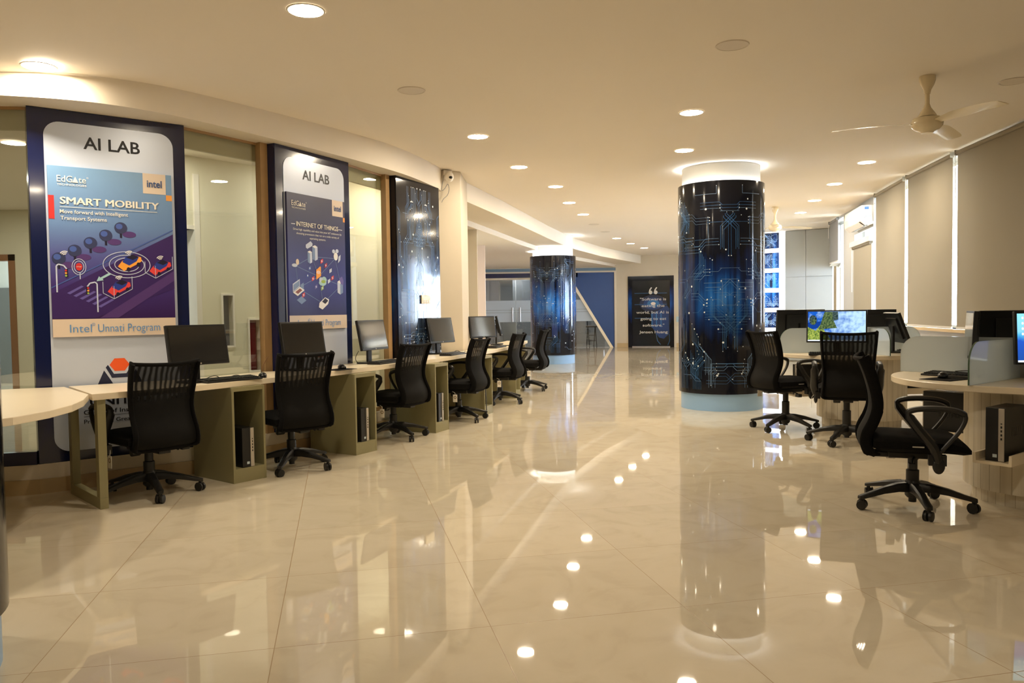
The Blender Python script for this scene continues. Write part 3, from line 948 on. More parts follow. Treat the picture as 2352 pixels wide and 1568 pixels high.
def draw_art(mb, art, f, zlim, width, umax_step=0.05, wrap=False):
    tr, dots, chips = art
    def strip(p, q, w, mi):
        (u0, a0), (u1, a1) = p, q
        L = math.hypot(u1 - u0, a1 - a0)
        if L < 1e-4: return
        nx, nz = -(a1 - a0) / L * w / 2, (u1 - u0) / L * w / 2
        k = max(1, int(abs(u1 - u0) / umax_step) + 1)
        for i in range(k):
            s, e = i / k, (i + 1) / k
            ua, za = u0 + (u1 - u0) * s, a0 + (a1 - a0) * s
            ub, zb = u0 + (u1 - u0) * e, a0 + (a1 - a0) * e
            if not wrap and (min(ua, ub) < 0.005 or max(ua, ub) > width - 0.005): continue
            if min(za, zb) < zlim[0] + 0.02 or max(za, zb) > zlim[1] - 0.02: continue
            mb.face([f(ua + nx, za + nz), f(ua - nx, za - nz), f(ub - nx, zb - nz), f(ub + nx, zb + nz)], mi)
    for p, w, mi in tr:
        for i in range(len(p) - 1):
            strip(p[i], p[i + 1], w, mi)
    for u, z, r in dots:
        if not wrap and not (0.02 < u < width - 0.02): continue
        if not (zlim[0] + 0.03 < z < zlim[1] - 0.03): continue
        mb.face([f(u + r * math.cos(k * PI / 5), z + r * math.sin(k * PI / 5), 0.0006) for k in range(10)], 3)
    for u, z, w, h in chips:
        if z + h > zlim[1] - 0.05: continue
        if not wrap and u + w > width - 0.02: continue
        k = 3
        for i in range(k):
            ua, ub = u + w * i / k, u + w * (i + 1) / k
            mb.face([f(ua, z, -0.0004), f(ub, z, -0.0004), f(ub, z + h, -0.0004), f(ua, z + h, -0.0004)], 4)
ART = [M['circuit'], M['trace'], M['trace_pale'], M['via'], M['chip']]
M['tile_lit'] = circuit_material('lit_circuit_tile', 1.3, 1.7, 1.6, 0.9)
M['trace_lit'] = mat('lit_trace', S(170, 205, 245), 0.3, var=0.0, emit=S(150, 200, 250), estr=0.8)
ART3 = [M['tile_lit'], M['trace_lit'], M['trace_lit'], M['via'], M['chip']]
ART2 = [M['circuit_bright'], M['trace'], M['trace_pale'], M['via'], M['chip']]

def column(label, c, rwrap, z0, z1, rbase, seed, mats, phase, n):
    t = thing('round_column', label, 'column', (c[0], c[1], 0), 0, 'round columns wrapped in circuit print')
    mb = MB(); mb.lathe([(rbase, 0.0), (rbase, z0 - 0.0), (rbase - 0.02, z0 + 0.002), (rbase - 0.02, z1 - 0.3), (rbase - 0.02, CEIL - 0.004)], 64)
    mb.build('core', M['column_core'], t, smooth=True)
    mb = MB(); mb.lathe([(rbase + 0.004, 0.0), (rbase + 0.004, z0)], 64, cap=False)
    mb.build('skirting', M['column_base'], t, smooth=True)
    mb = MB()
    mb.lathe([(rbase - 0.01, z0), (rwrap, z0), (rwrap, z1), (rwrap - 0.012, z1), (rwrap - 0.012, z1 - 0.2)], 72, cap=False)
    W = 2 * PI * rwrap
    def f(u, z, dy=0.0):
        a = u / rwrap + phase
        r = rwrap + 0.0015 + dy
        return (r * math.cos(a), r * math.sin(a), z)
    # the print repeats mirrored round the drum
    half = W / 2
    art = circuit_art(seed, half, z0, z1, True, n)
    for s in range(2):
        a2 = ([([(u + s * half, z) for u, z in p], w, mi) for p, w, mi in art[0]], [(u + s * half, z, r) for u, z, r in art[1]], [(u + s * half, z, w, h) for u, z, w, h in art[2]])
        draw_art(mb, a2, f, (z0, z1), W, 0.05, True)
    mb.build('wrap', mats, t, smooth=True, recalc=False)
    mb = MB(); mb.lathe([(rbase + 0.0, z1 - 0.06), (rwrap - 0.016, z1 - 0.06), (rwrap - 0.016, z1 - 0.05), (rbase, z1 - 0.05)], 64, cap=False)
    mb.build('light_strip', M['led_cool'], t)
    return t
column('large round column with near-black circuit print, standing beside the round workstations', (2.535, 9.535), 0.505, 0.20, 2.655, 0.475, 11, ART, PI * 0.98, 50)
column('round column with bright blue circuit print under the ceiling beam, past the wall desks', (0.95, 17.95), 0.52, 0.20, 2.41, 0.475, 23, ART2, PI * 0.9, 40)
column('dark round column cut by the photo edge, in front of the curved desk end', (-2.217, 2.49), 0.50, 0.20, 2.655, 0.47, 31, ART, 0.3, 20)

# ================================================================ DISPLAY PANELS ON THE WALL
def roundrect(x0, x1, z0, z1, r, n=8):
    P = []
    for cx, cz, a0 in ((x1 - r, z0 + r, -PI / 2), (x1 - r, z1 - r, 0), (x0 + r, z1 - r, PI / 2), (x0 + r, z0 + r, PI)):
        for k in range(n + 1):
            a = a0 + PI / 2 * k / n
            P.append((cx + r * math.cos(a), cz + r * math.sin(a)))
    return P
RX = Matrix.Rotation(PI / 2, 4, 'X')   # prism plan (x,z) upright: z-extent runs towards -Y
def plate(mb, pts, y0, y1, mi=0):
    """upright plate from outline pts (x,z), between depths y0<y1 (front at y0)"""
    mb.prism(pts, -y1, -y0, mi, RX)
def poly(mb, pts, y, mi):
    mb.face([(x, y, z) for x, z in pts], mi)
def stroke(mb, pts, w, y, mi, closed=False):
    n = len(pts)
    for i in range(n if closed else n - 1):
        (x0, z0), (x1, z1) = pts[i], pts[(i + 1) % n]
        L = math.hypot(x1 - x0, z1 - z0)
        if L < 1e-6: continue
        nx, nz = -(z1 - z0) / L * w / 2, (x1 - x0) / L * w / 2
        poly(mb, [(x0 + nx, z0 + nz), (x0 - nx, z0 - nz), (x1 - nx, z1 - nz), (x1 + nx, z1 + nz)], y, mi)
def ell(cx, cz, rx, rz, n=28, a0=0, a1=2 * PI):
    return [(cx + rx * math.cos(a0 + (a1 - a0) * k / n), cz + rz * math.sin(a0 + (a1 - a0) * k / n)) for k in range(n + (0 if abs(a1 - a0 - 2 * PI) < 1e-6 else 1))]

def panel_base(name_label, A, B):
    A = Vector(A); B = Vector(B)
    t = thing('display_panel', name_label, 'wall panel', (A.x, A.y, 0), dirang(B - A), 'tall display panels on the glazed wall')
    return t, (B - A).length

def company_marks(mb, L, orange_on=True):
    """logo row at the top of a poster; material slots: 0 pale, 1 cream, 2 orange, 3 navy"""
    pass

def lettered_panel(t, L, kind):
    mb = MB(); mb.box(0, L, 0, 0.09, 0.20, SOFF - 0.002)
    mb.build('frame_box', M['navy'], t, bevel=0.003)
    mb = MB(); plate(mb, roundrect(0.095, L - 0.085, 0.27, 2.535, 0.10), -0.004, 0.0)
    mb.build('backing_board', M['silver_board'], t)
    mb = MB(); put_text(mb, 'AI LAB', 0.335, 0.70, 2.368, 0.085, 0, -0.0055, 0.016)
    mb.build('heading', M['print_black'], t, recalc=False)
    # poster board standing proud
    if kind == 'road':
        gm = grad_material('poster_sky_gradient', [(0.0, (52, 24, 84)), (0.22, (66, 44, 120)), (0.42, (84, 88, 156)), (0.62, (104, 136, 186)), (1.0, (122, 162, 204))], 1.18, 2.235)
    else:
        gm = grad_material('poster_night_gradient', [(0.0, (40, 40, 100)), (0.25, (48, 56, 140)), (0.55, (44, 46, 112)), (0.8, (44, 44, 84)), (1.0, (54, 52, 84))], 1.20, 2.235)
    mb = MB(); mb.box(0.107, L - 0.107, -0.022, -0.004, 1.062, 2.233)
    p = mb.build('poster', gm, t, bevel=0.0015)
    W0, W1 = 0.107, L - 0.107
    a = MB(); y = -0.0232
    mats = [pcol(226, 208, 190), pcol(238, 160, 70), pcol(206, 52, 50), pcol(236, 236, 240), pcol(52, 58, 96), pcol(84, 56, 120), pcol(58, 34, 100), pcol(104, 92, 170),
            pcol(250, 168, 66), pcol(40, 60, 150), pcol(30, 24, 52), pcol(230, 70, 70), pcol(170, 210, 220), pcol(72, 96, 170), pcol(120, 144, 190), pcol(200, 210, 235), pcol(130, 66, 60), pcol(160, 190, 90)]
    poly(a, [(W0, 1.062), (W1, 1.062), (W1, 1.185), (W0, 1.185)], y, 0)
    poly(a, [(0.708, 2.087), (0.864, 2.087), (0.864, 2.233), (0.708, 2.233)], y, 0)
    poly(a, [(0.864, 2.044), (W1, 2.044), (W1, 2.085), (0.864, 2.085)], y, 1)
    if kind == 'road':
        poly(a, [(W0, 1.87), (0.142, 1.87), (0.142, 2.03), (W0, 2.03)], y, 2)
        poly(a, [(W0, 1.36), (W1, 1.80), (W1, 1.40), (W0 + 0.26, 1.19), (W0, 1.19)], y, 6)
        stroke(a, [(W0, 1.40), (W1, 1.83)], 0.007, y - 0.0004, 13)
        poly(a, [(0.40, 1.19), (0.52, 1.19), (W1, 1.46), (W1, 1.53)], y - 0.0004, 5)
        for k in range(5):        # avenue of round trees
            cx, cz = 0.158 + 0.0985 * k, 1.602 + 0.0568 * k
            poly(a, ell(cx + 0.055, cz - 0.045, 0.045, 0.022), y - 0.0002, 5)
            poly(a, [(cx - 0.007, cz - 0.07), (cx + 0.007, cz - 0.07), (cx + 0.007, cz - 0.02), (cx - 0.007, cz - 0.02)], y - 0.0005, 10)
            poly(a, ell(cx, cz, 0.042, 0.040), y - 0.0008, 4)
            poly(a, ell(cx - 0.010, cz + 0.010, 0.022, 0.02), y - 0.0011, 13)
        for rx in (0.155, 0.115, 0.08):   # signal rings round the yellow car
            stroke(a, ell(0.585, 1.568, rx, rx * 0.60, 36), 0.005, y - 0.0010, 15, True)
        def car(cx, cz, s, body):
            P = lambda L_: [(cx + u * s, cz + v * s) for u, v in L_]
            poly(a, P([(-0.075, -0.02), (-0.035, -0.052), (0.055, 0.0), (0.085, 0.022), (0.08, 0.05), (0.03, 0.06), (-0.045, 0.02)]), y - 0.0014, body)
            poly(a, P([(-0.045, 0.012), (0.0, -0.012), (0.05, 0.02), (0.065, 0.05), (0.025, 0.062), (-0.02, 0.052)]), y - 0.0017, 9)
            poly(a, P([(-0.02, 0.045), (0.025, 0.028), (0.065, 0.05), (0.025, 0.068)]), y - 0.0020, 10)
            for u, v in ((-0.005, -0.04), (0.062, -0.004)):
                poly(a, [(q[0], q[1]) for q in ell(cx + u * s, cz + v * s, 0.013 * s, 0.016 * s, 12)], y - 0.0020, 10)
        car(0.600, 1.575, 1.0, 8); car(0.805, 1.545, 0.95, 11); car(0.525, 1.395, 0.95, 11)
        for (cx, cz) in ((0.805, 1.545), (0.525, 1.395)):
            stroke(a, [(cx - 0.10, cz + 0.05), (cx - 0.10, cz - 0.03), (cx - 0.03, cz - 0.07), (cx + 0.09, cz + 0.0), (cx + 0.09, cz + 0.09)], 0.004, y - 0.0024, 15)
            stroke(a, [(cx - 0.03, cz - 0.07), (cx - 0.03, cz + 0.02)], 0.003, y - 0.0024, 15)
        for (cx, cz) in ((0.605, 1.635), (0.815, 1.605), (0.535, 1.455), (0.195, 1.62)):   # wireless arcs
            for k, r in enumerate((0.012, 0.022, 0.032)):
                stroke(a, ell(cx, cz, r, r, 8, R(60), R(150)), 0.006, y - 0.0028, 3)
        poly(a, [(0.385, 1.448), (0.43, 1.455), (0.424, 1.466), (0.48, 1.498), (0.465, 1.508), (0.41, 1.474), (0.402, 1.484)], y - 0.0016, 12)
        stroke(a, ell(0.279, 1.547, 0.043, 0.055, 24), 0.004, y - 0.001, 15, True); stroke(a, ell(0.279, 1.547, 0.030, 0.04, 24), 0.004, y - 0.001, 15, True)
        stroke(a, [(0.284, 1.51), (0.284, 1.462)], 0.006, y - 0.001, 15)
        poly(a, ell(0.279, 1.547, 0.022, 0.028, 8), y - 0.0014, 2)
        put_text(a, 'STOP', 0.264, 0.294, 1.543, 0.008, 3, y - 0.002)
        for (x, zb, zt, s) in ((0.141, 1.37, 1.55, 1), (0.388, 1.232, 1.43, -1)):   # two signal posts
            stroke(a, [(x, zb), (x, zt), (x + 0.012 * s, zt + 0.012), (x + 0.045 * s, zt + 0.004), (x + 0.062 * s, zt - 0.02)], 0.009, y - 0.0016, 15)
            stroke(a, [(x + 0.062 * s, zt - 0.02), (x + 0.062 * s, zt - 0.075)], 0.016, y - 0.0018, 10)
            for k, c in enumerate((2, 8, 17)):
                poly(a, ell(x + 0.062 * s - 0.005 * s, zt - 0.030 - 0.018 * k, 0.007, 0.007, 10), y - 0.0021, c)
        for k in range(6):        # zebra crossing
            x, z = 0.20 + 0.038 * k, 1.365 - 0.0185 * k
            poly(a, [(x, z), (x + 0.018, z - 0.009), (x + 0.105, z + 0.045), (x + 0.09, z + 0.052)], y - 0.0008, 7)
    else:
        for r, c in ((0.30, 9), (0.2, 13)):
            pass
        nodes = dict(a=(0.41, 1.70), b=(0.735, 1.70), c=(0.81, 1.455), d=(0.55, 1.29), e=(0.225, 1.42), f=(0.20, 1.61), m=(0.50, 1.53))
        for p_, q_ in ('ab', 'bc', 'cd', 'de', 'ef', 'fa', 'am', 'bm', 'cm', 'dm', 'em', 'fm'):
            stroke(a, [nodes[p_], nodes[q_]], 0.004, y - 0.0004, 14)
        def iso(cx, cz, w, h, dp, m0, m1, m2, yy=None):
            yy = yy or y - 0.0012
            poly(a, [(cx - w, cz - h), (cx, cz - h - dp), (cx, cz + h - dp), (cx - w, cz + h)], yy, m0)
            poly(a, [(cx, cz - h - dp), (cx + w, cz - h), (cx + w, cz + h), (cx, cz + h - dp)], yy, m1)
            poly(a, [(cx - w, cz + h), (cx, cz + h - dp), (cx + w, cz + h), (cx, cz + h + dp)], yy, m2)
        iso(0.385, 1.695, 0.03, 0.045, 0.012, 14, 15, 3); iso(0.455, 1.735, 0.035, 0.055, 0.014, 14, 15, 3)
        poly(a, [(0.335, 1.80), (0.40, 1.835), (0.425, 1.815), (0.42, 1.795), (0.355, 1.765), (0.335, 1.775)], y - 0.001, 15)
        poly(a, ell(0.745, 1.72, 0.03, 0.036), y - 0.0012, 3); poly(a, ell(0.715, 1.765, 0.022, 0.018), y - 0.0012, 15); poly(a, ell(0.765, 1.77, 0.022, 0.018), y - 0.0012, 15)
        poly(a, [(0.775, 1.66), (0.81, 1.69), (0.815, 1.74), (0.785, 1.72)], y - 0.0014, 15)
        poly(a, ell(0.185, 1.615, 0.035, 0.015), y - 0.0012, 15); poly(a, ell(0.222, 1.645, 0.02, 0.026), y - 0.0013, 0)
        poly(a, [(0.155, 1.455), (0.245, 1.50), (0.245, 1.435), (0.155, 1.385)], y - 0.0012, 15); poly(a, [(0.163, 1.447), (0.238, 1.485), (0.238, 1.440), (0.163, 1.395)], y - 0.0015, 14)
        poly(a, [(0.155, 1.382), (0.245, 1.432), (0.305, 1.405), (0.215, 1.352)], y - 0.0013, 3); poly(a, [(0.185, 1.385), (0.245, 1.418), (0.275, 1.403), (0.218, 1.370)], y - 0.0016, 16)
        poly(a, [(0.20, 1.318), (0.265, 1.352), (0.325, 1.315), (0.262, 1.282)], y - 0.0013, 14); poly(a, [(0.255, 1.45), (0.295, 1.47), (0.295, 1.40), (0.255, 1.378)], y - 0.0011, 14)
        iso(0.80, 1.44, 0.04, 0.05, 0.018, 15, 14, 3); poly(a, [(0.785, 1.52), (0.83, 1.54), (0.85, 1.50), (0.845, 1.46), (0.81, 1.47)], y - 0.0016, 7)
        poly(a, [(0.49, 1.255), (0.54, 1.235), (0.62, 1.285), (0.635, 1.325), (0.58, 1.345), (0.50, 1.295)], y - 0.0014, 3); poly(a, [(0.535, 1.305), (0.58, 1.285), (0.622, 1.315), (0.58, 1.338)], y - 0.0017, 10)
        poly(a, [(0.465, 1.545), (0.465, 1.50), (0.53, 1.535), (0.53, 1.615), (0.52, 1.62), (0.465, 1.585)], y - 0.0014, 8)
        for r in (0.012, 0.022, 0.032):
            stroke(a, ell(0.495, 1.545, r, r, 8, R(30), R(150)), 0.005, y - 0.0017, 3)
        poly(a, ell(0.55, 1.475, 0.052, 0.028), y - 0.0016, 12); poly(a, ell(0.57, 1.50, 0.036, 0.030), y - 0.0016, 12); poly(a, ell(0.53, 1.50, 0.028, 0.022), y - 0.00165, 15); poly(a, ell(0.56, 1.485, 0.030, 0.015), y - 0.0019, 17)
        for (cx, cz, c) in ((0.545, 1.665, 11), (0.60, 1.63, 2), (0.665, 1.585, 15), (0.69, 1.52, 11), (0.38, 1.595, 13), (0.35, 1.53, 9), (0.42, 1.505, 11), (0.46, 1.435, 7), (0.545, 1.425, 17), (0.64, 1.49, 15), (0.29, 1.36, 11)):
            poly(a, [(cx - 0.017, cz - 0.022), (cx + 0.017, cz - 0.006), (cx + 0.017, cz + 0.026), (cx - 0.017, cz + 0.010)], y - 0.0013, c)
            poly(a, ell(cx, cz + 0.002, 0.008, 0.009, 10), y - 0.0016, 15)
        stroke(a, [(0.155, 1.968), (0.205, 1.969)], 0.005, y - 0.0004, 3); stroke(a, [(0.795, 1.969), (0.848, 1.968)], 0.005, y - 0.0004, 3)
    a.build('artwork', mats, p, recalc=False)
    tx = MB(); yy = y - 0.0030
    put_text(tx, 'EdG', 0.162, 0.256, 2.125, 0.046, 0, yy, 0.0); poly(tx, [(0.256, 2.125), (0.292, 2.125), (0.274, 2.166)], yy, 0)
    put_text(tx, 'te', 0.294, 0.340, 2.125, 0.046, 0, yy, 0.0); stroke(tx, ell(0.350, 2.163, 0.005, 0.005, 12), 0.0016, yy, 0, True)
    put_text(tx, 'TECHNOLOGIES', 0.162, 0.342, 2.101, 0.013, 0, yy)
    put_text(tx, 'intel', 0.735, 0.836, 2.135, 0.052, 1, yy, 0.018)
    put_text(tx, 'Intel', 0.21, 0.345, 1.092, 0.058, 2, yy, -0.004); stroke(tx, ell(0.357, 1.146, 0.010, 0.010, 14), 0.0022, yy, 2, True); put_text(tx, 'R', 0.3535, 0.361, 1.141, 0.010, 2, yy)
    put_text(tx, 'Unnati Program', 0.385, 0.795, 1.092, 0.058, 2, yy, -0.004)
    if kind == 'road':
        put_text(tx, 'SMART MOBILITY', 0.176, 0.809, 1.975, 0.050, 0, yy, 0.0); put_text(tx, 'SMART MOBILITY', 0.1785, 0.8115, 1.975, 0.050, 0, yy + 0.0002, 0.0); put_text(tx, 'SMART MOBILITY', 0.181, 0.814, 1.976, 0.050, 0, yy + 0.0004, 0.0)
        stroke(tx, [(0.175, 1.955), (0.80, 1.955)], 0.0035, yy, 0)
        put_text(tx, 'Move forward with Intelligent', 0.174, 0.602, 1.912, 0.026, 0, yy, 0.006)
        put_text(tx, 'Transport Systems', 0.176, 0.463, 1.868, 0.026, 0, yy, 0.006)
    else:
        put_text(tx, 'INTERNET OF THINGS', 0.216, 0.784, 1.953, 0.042, 0, yy, 0.0); put_text(tx, 'INTERNET OF THINGS', 0.2185, 0.7865, 1.953, 0.042, 0, yy + 0.0002, 0.0)
        put_text(tx, 'Drive high capability and value into your IoT endeavors by', 0.177, 0.833, 1.917, 0.018, 0, yy)
        put_text(tx, 'choosing processors that run on a wide variety of', 0.215, 0.795, 1.884, 0.018, 0, yy)
        put_text(tx, 'operating systems.', 0.387, 0.606, 1.851, 0.018, 0, yy)
    tx.build('lettering', [pcol(238, 232, 220), pcol(30, 70, 130), pcol(96, 150, 210)], p, recalc=False)
    # institute emblem at the foot of the board
    e = MB(); ye = -0.0052
    poly(e, [(0.455 + 0.066 * (1 + math.cos(R(60 * k))) - 0.002, 0.855 + 0.052 * math.sin(R(60 * k))) for k in range(6)], ye, 0)
    poly(e, [(0.428, 0.838), (0.443, 0.856), (0.480, 0.790), (0.562, 0.790), (0.599, 0.856), (0.614, 0.838), (0.575, 0.762), (0.467, 0.762)], ye, 1)
    poly(e, [(0.375, 0.722), (0.417, 0.818), (0.460, 0.745), (0.472, 0.722)], ye, 1)
    poly(e, [(0.667, 0.722), (0.625, 0.818), (0.582, 0.745), (0.570, 0.722)], ye, 1)
    put_text(e, 'UNITED', 0.32, 0.72, 0.575, 0.062, 2, ye, 0.02)
    put_text(e, 'Group of Institutions', 0.28, 0.76, 0.515, 0.032, 2, ye, 0.005)
    poly(e, [(0.28, 0.498), (0.76, 0.498), (0.76, 0.501), (0.28, 0.501)], ye, 2)
    put_text(e, 'Prayagraj . Greater Noida', 0.28, 0.76, 0.450, 0.030, 2, ye, 0.005)
    e.build('emblem', [M['orange'], M['print_navy'], M['print_black']], t, recalc=False)

t, L = panel_base('navy wall panel with a blue poster of cars, nearest the round desk end', (-3.23, 5.33), (-2.43, 5.95))
lettered_panel(t, L, 'road')
t, L = panel_base('navy wall panel with a dark poster of linked devices, between two glass panes', (-1.95, 6.60), (-1.52, 7.50))
lettered_panel(t, L, 'devices')
t, L = panel_base('glossy black wall panel covered in circuit print, beside the cream pillar', (-1.18, 8.22), (-0.82, 9.12))
mb = MB(); mb.box(0, L, 0, 0.09, 0.20, SOFF - 0.002)
def ff(u, z, dy=0.0):
    return (u, -0.0012 - dy, z)
draw_art(mb, circuit_art(7, L, 0.2, SOFF, True, 40), ff, (0.2, SOFF), L)
mb.build('printed_board', ART, t, recalc=False)
# switch plate on it
sw = thing('switch_plate', 'small cream electrical switch plate on the black circuit panel', 'switch', t.location, t.rotation_euler.z)
mb = MB(); mb.box(0.49, 0.69, -0.016, -0.0025, 1.29, 1.385); mb.build('plate', M['ivory'], sw, bevel=0.004)
for k in range(4):
    mb = MB(); mb.box(0.515 + 0.04 * k, 0.545 + 0.04 * k, -0.021, -0.0155, 1.305, 1.335); mb.build('rocker', M['trim_white'], sw, bevel=0.002)

# ================================================================ WALL DESKS
TOP0, TOP1 = 0.685, 0.725
FRONT = [(-2.58, 4.82), (-2.14, 5.33), (-1.79, 5.91), (-1.47, 6.47), (-1.10, 7.27), (-0.78, 7.97), (-0.23, 9.66), (0.08, 10.90), (0.245, 12.45)]
BACK = [(-3.05, 5.40), (-2.42, 5.89), (-2.09, 6.50), (-1.935, 6.585), (-1.505, 7.475), (-1.30, 8.02), (-1.165, 8.20), (-0.86, 8.97), (-0.83, 9.14), (-0.565, 9.46), (-0.53, 10.30), (-0.30, 11.3), (-0.08, 12.5)]
wt = thing('worktop', 'long pale worktop running along the glazed wall on green pedestals', 'desk', (0, 0, 0))
mb = MB()
n = max(len(FRONT), len(BACK))
mb.prism(FRONT + BACK[::-1], TOP0, TOP1)
mb.build('top_board', M['worktop'], wt, bevel=0.003)
# rounded end of the desk in the foreground
et = thing('round_desk_end', 'pale rounded desk end joining the long worktop, in front of the first pane', 'desk', (0, 0, 0))
pts = [(-2.60, 4.815), (-2.46, 4.50), (-2.385, 4.25), (-2.36, 4.0), (-2.39, 3.75), (-2.48, 3.52), (-2.64, 3.34), (-2.88, 3.23), (-3.15, 3.22), (-3.42, 3.32), (-3.65, 3.52), (-3.85, 3.9), (-3.93, 4.4), (-3.88, 4.95), (-3.7, 5.10), (-3.22, 5.29), (-3.05, 5.35)]
mb = MB(); mb.prism(pts[::-1], TOP0 + 0.001, TOP1 + 0.001)
mb.build('top_board', M['worktop'], et, bevel=0.004)
mb = MB(); mb.box(-3.75, -3.70, 4.0, 4.9, 0, TOP0 + 0.001); mb.build('leg', M['olive'], et)
# open green end frame
lf = thing('desk_trestle', 'open green rectangular leg frame under the near end of the worktop', 'desk frame', (-2.575, 4.86, 0), dirang((-0.44, 0.46)))
Lf = 0.64
mb = MB(); mb.box(0, 0.06, -0.05, 0.0, 0.07, TOP0 - 0.001); mb.build('leg', M['olive'], lf, bevel=0.002)
mb = MB(); mb.box(Lf - 0.06, Lf, -0.05, 0.0, 0.07, TOP0 - 0.001); mb.build('leg', M['olive'], lf, bevel=0.002)
mb = MB(); mb.box(0, Lf, -0.05, 0.0, 0.0, 0.07); mb.build('foot_rail', M['olive'], lf, bevel=0.002)

PED = [((-1.985, 5.545), 52, 'with one black computer, nearest the open end frame'), ((-1.325, 6.60), 60, 'between the second and third chairs'), ((-0.765, 7.76), 66, 'between the third and fourth chairs'), ((-0.325, 9.03), 71, 'just past the pillar, between the fourth and fifth chairs'), ((0.045, 10.75), 76, 'farthest along the worktop, behind the fifth chair')]
def pedestal(p, ang, where, w=0.27, dp=0.52):
    t = thing('desk_pedestal', 'green open-fronted desk pedestal ' + where, 'cabinet', (p[0], p[1], 0), R(ang), 'green pedestals under the worktop')
    H = TOP0 - 0.001
    for x in (0, w - 0.018):
        mb = MB(); mb.box(x, x + 0.018, 0, dp, 0, H); mb.build('side_panel', M['olive'], t, bevel=0.0015)
    mb = MB(); mb.box(0.018, w - 0.018, 0.001, dp, 0, 0.10); mb.build('plinth', M['olive'], t)
    mb = MB(); mb.box(0.018, w - 0.018, 0.001, dp, H - 0.03, H); mb.build('top_rail', M['olive'], t)
    mb = MB(); mb.box(0.018, w - 0.018, dp - 0.015, dp, 0.10, H - 0.03); mb.build('back_panel', M['olive'], t)
    return t
for p, ang, where in PED:
    pedestal(p, ang, where)
ep = thing('desk_gable', 'plain green end panel closing the far end of the worktop', 'desk panel', (0.205, 12.40, 0), R(80))
mb = MB(); mb.box(0.0, 0.02, 0, 0.32, 0, TOP0 - 0.001); mb.build('board', M['olive'], ep)

# ================================================================ COMPUTERS
def tower(label, p, rz, z, group, w=0.095, h=0.285, dp=0.28):
    t = thing('computer_tower', label, 'computer', (p[0], p[1], z), rz, group)
    mb = MB(); mb.box(0, w, 0, dp, 0, h); mb.build('case', M['black_plastic'], t, bevel=0.003)
    mb = MB(); mb.box(w * 0.68, w - 0.002, -0.006, 0.003, 0.002, h - 0.003); s = mb.build('front_strip', M['silver_plastic'], t, bevel=0.002)
    s['label'] = 'silver front strip with ports'
    mb = MB()
    for k in range(5):
        zz = h * 0.70 - 0.022 * k
        mb.box(w * 0.80, w * 0.88, -0.0068, -0.0055, zz, zz + (0.012 if k else 0.006))
    mb.build('port', M['black_gloss'], s)
    mb = MB(); mb.box(w * 0.38, w * 0.60, -0.0012, 0.0005, 0.022, 0.040); mb.build('sticker', pcol(200, 216, 226), t)
    mb = MB()
    for k in range(7):
        mb.box(w - 0.0005, w + 0.001, 0.10 + 0.02 * k, 0.112 + 0.02 * k, h * 0.45, h * 0.62)
    mb.build('vent', M['black_gloss'], t)
    return t
GT = 'small black towers in the pedestals'
for (p, ang, where), lab in zip(PED[:3], ('small black computer tower in the pedestal nearest the open end frame', 'small black computer tower in the pedestal between second and third chairs', 'small black computer tower in the pedestal between third and fourth chairs')):
    a = R(ang); o = Vector(p) + Vector((math.cos(a), math.sin(a))) * 0.082 + Vector((-math.sin(a), math.cos(a))) * 0.012
    tower(lab, o, a, 0.10, GT)

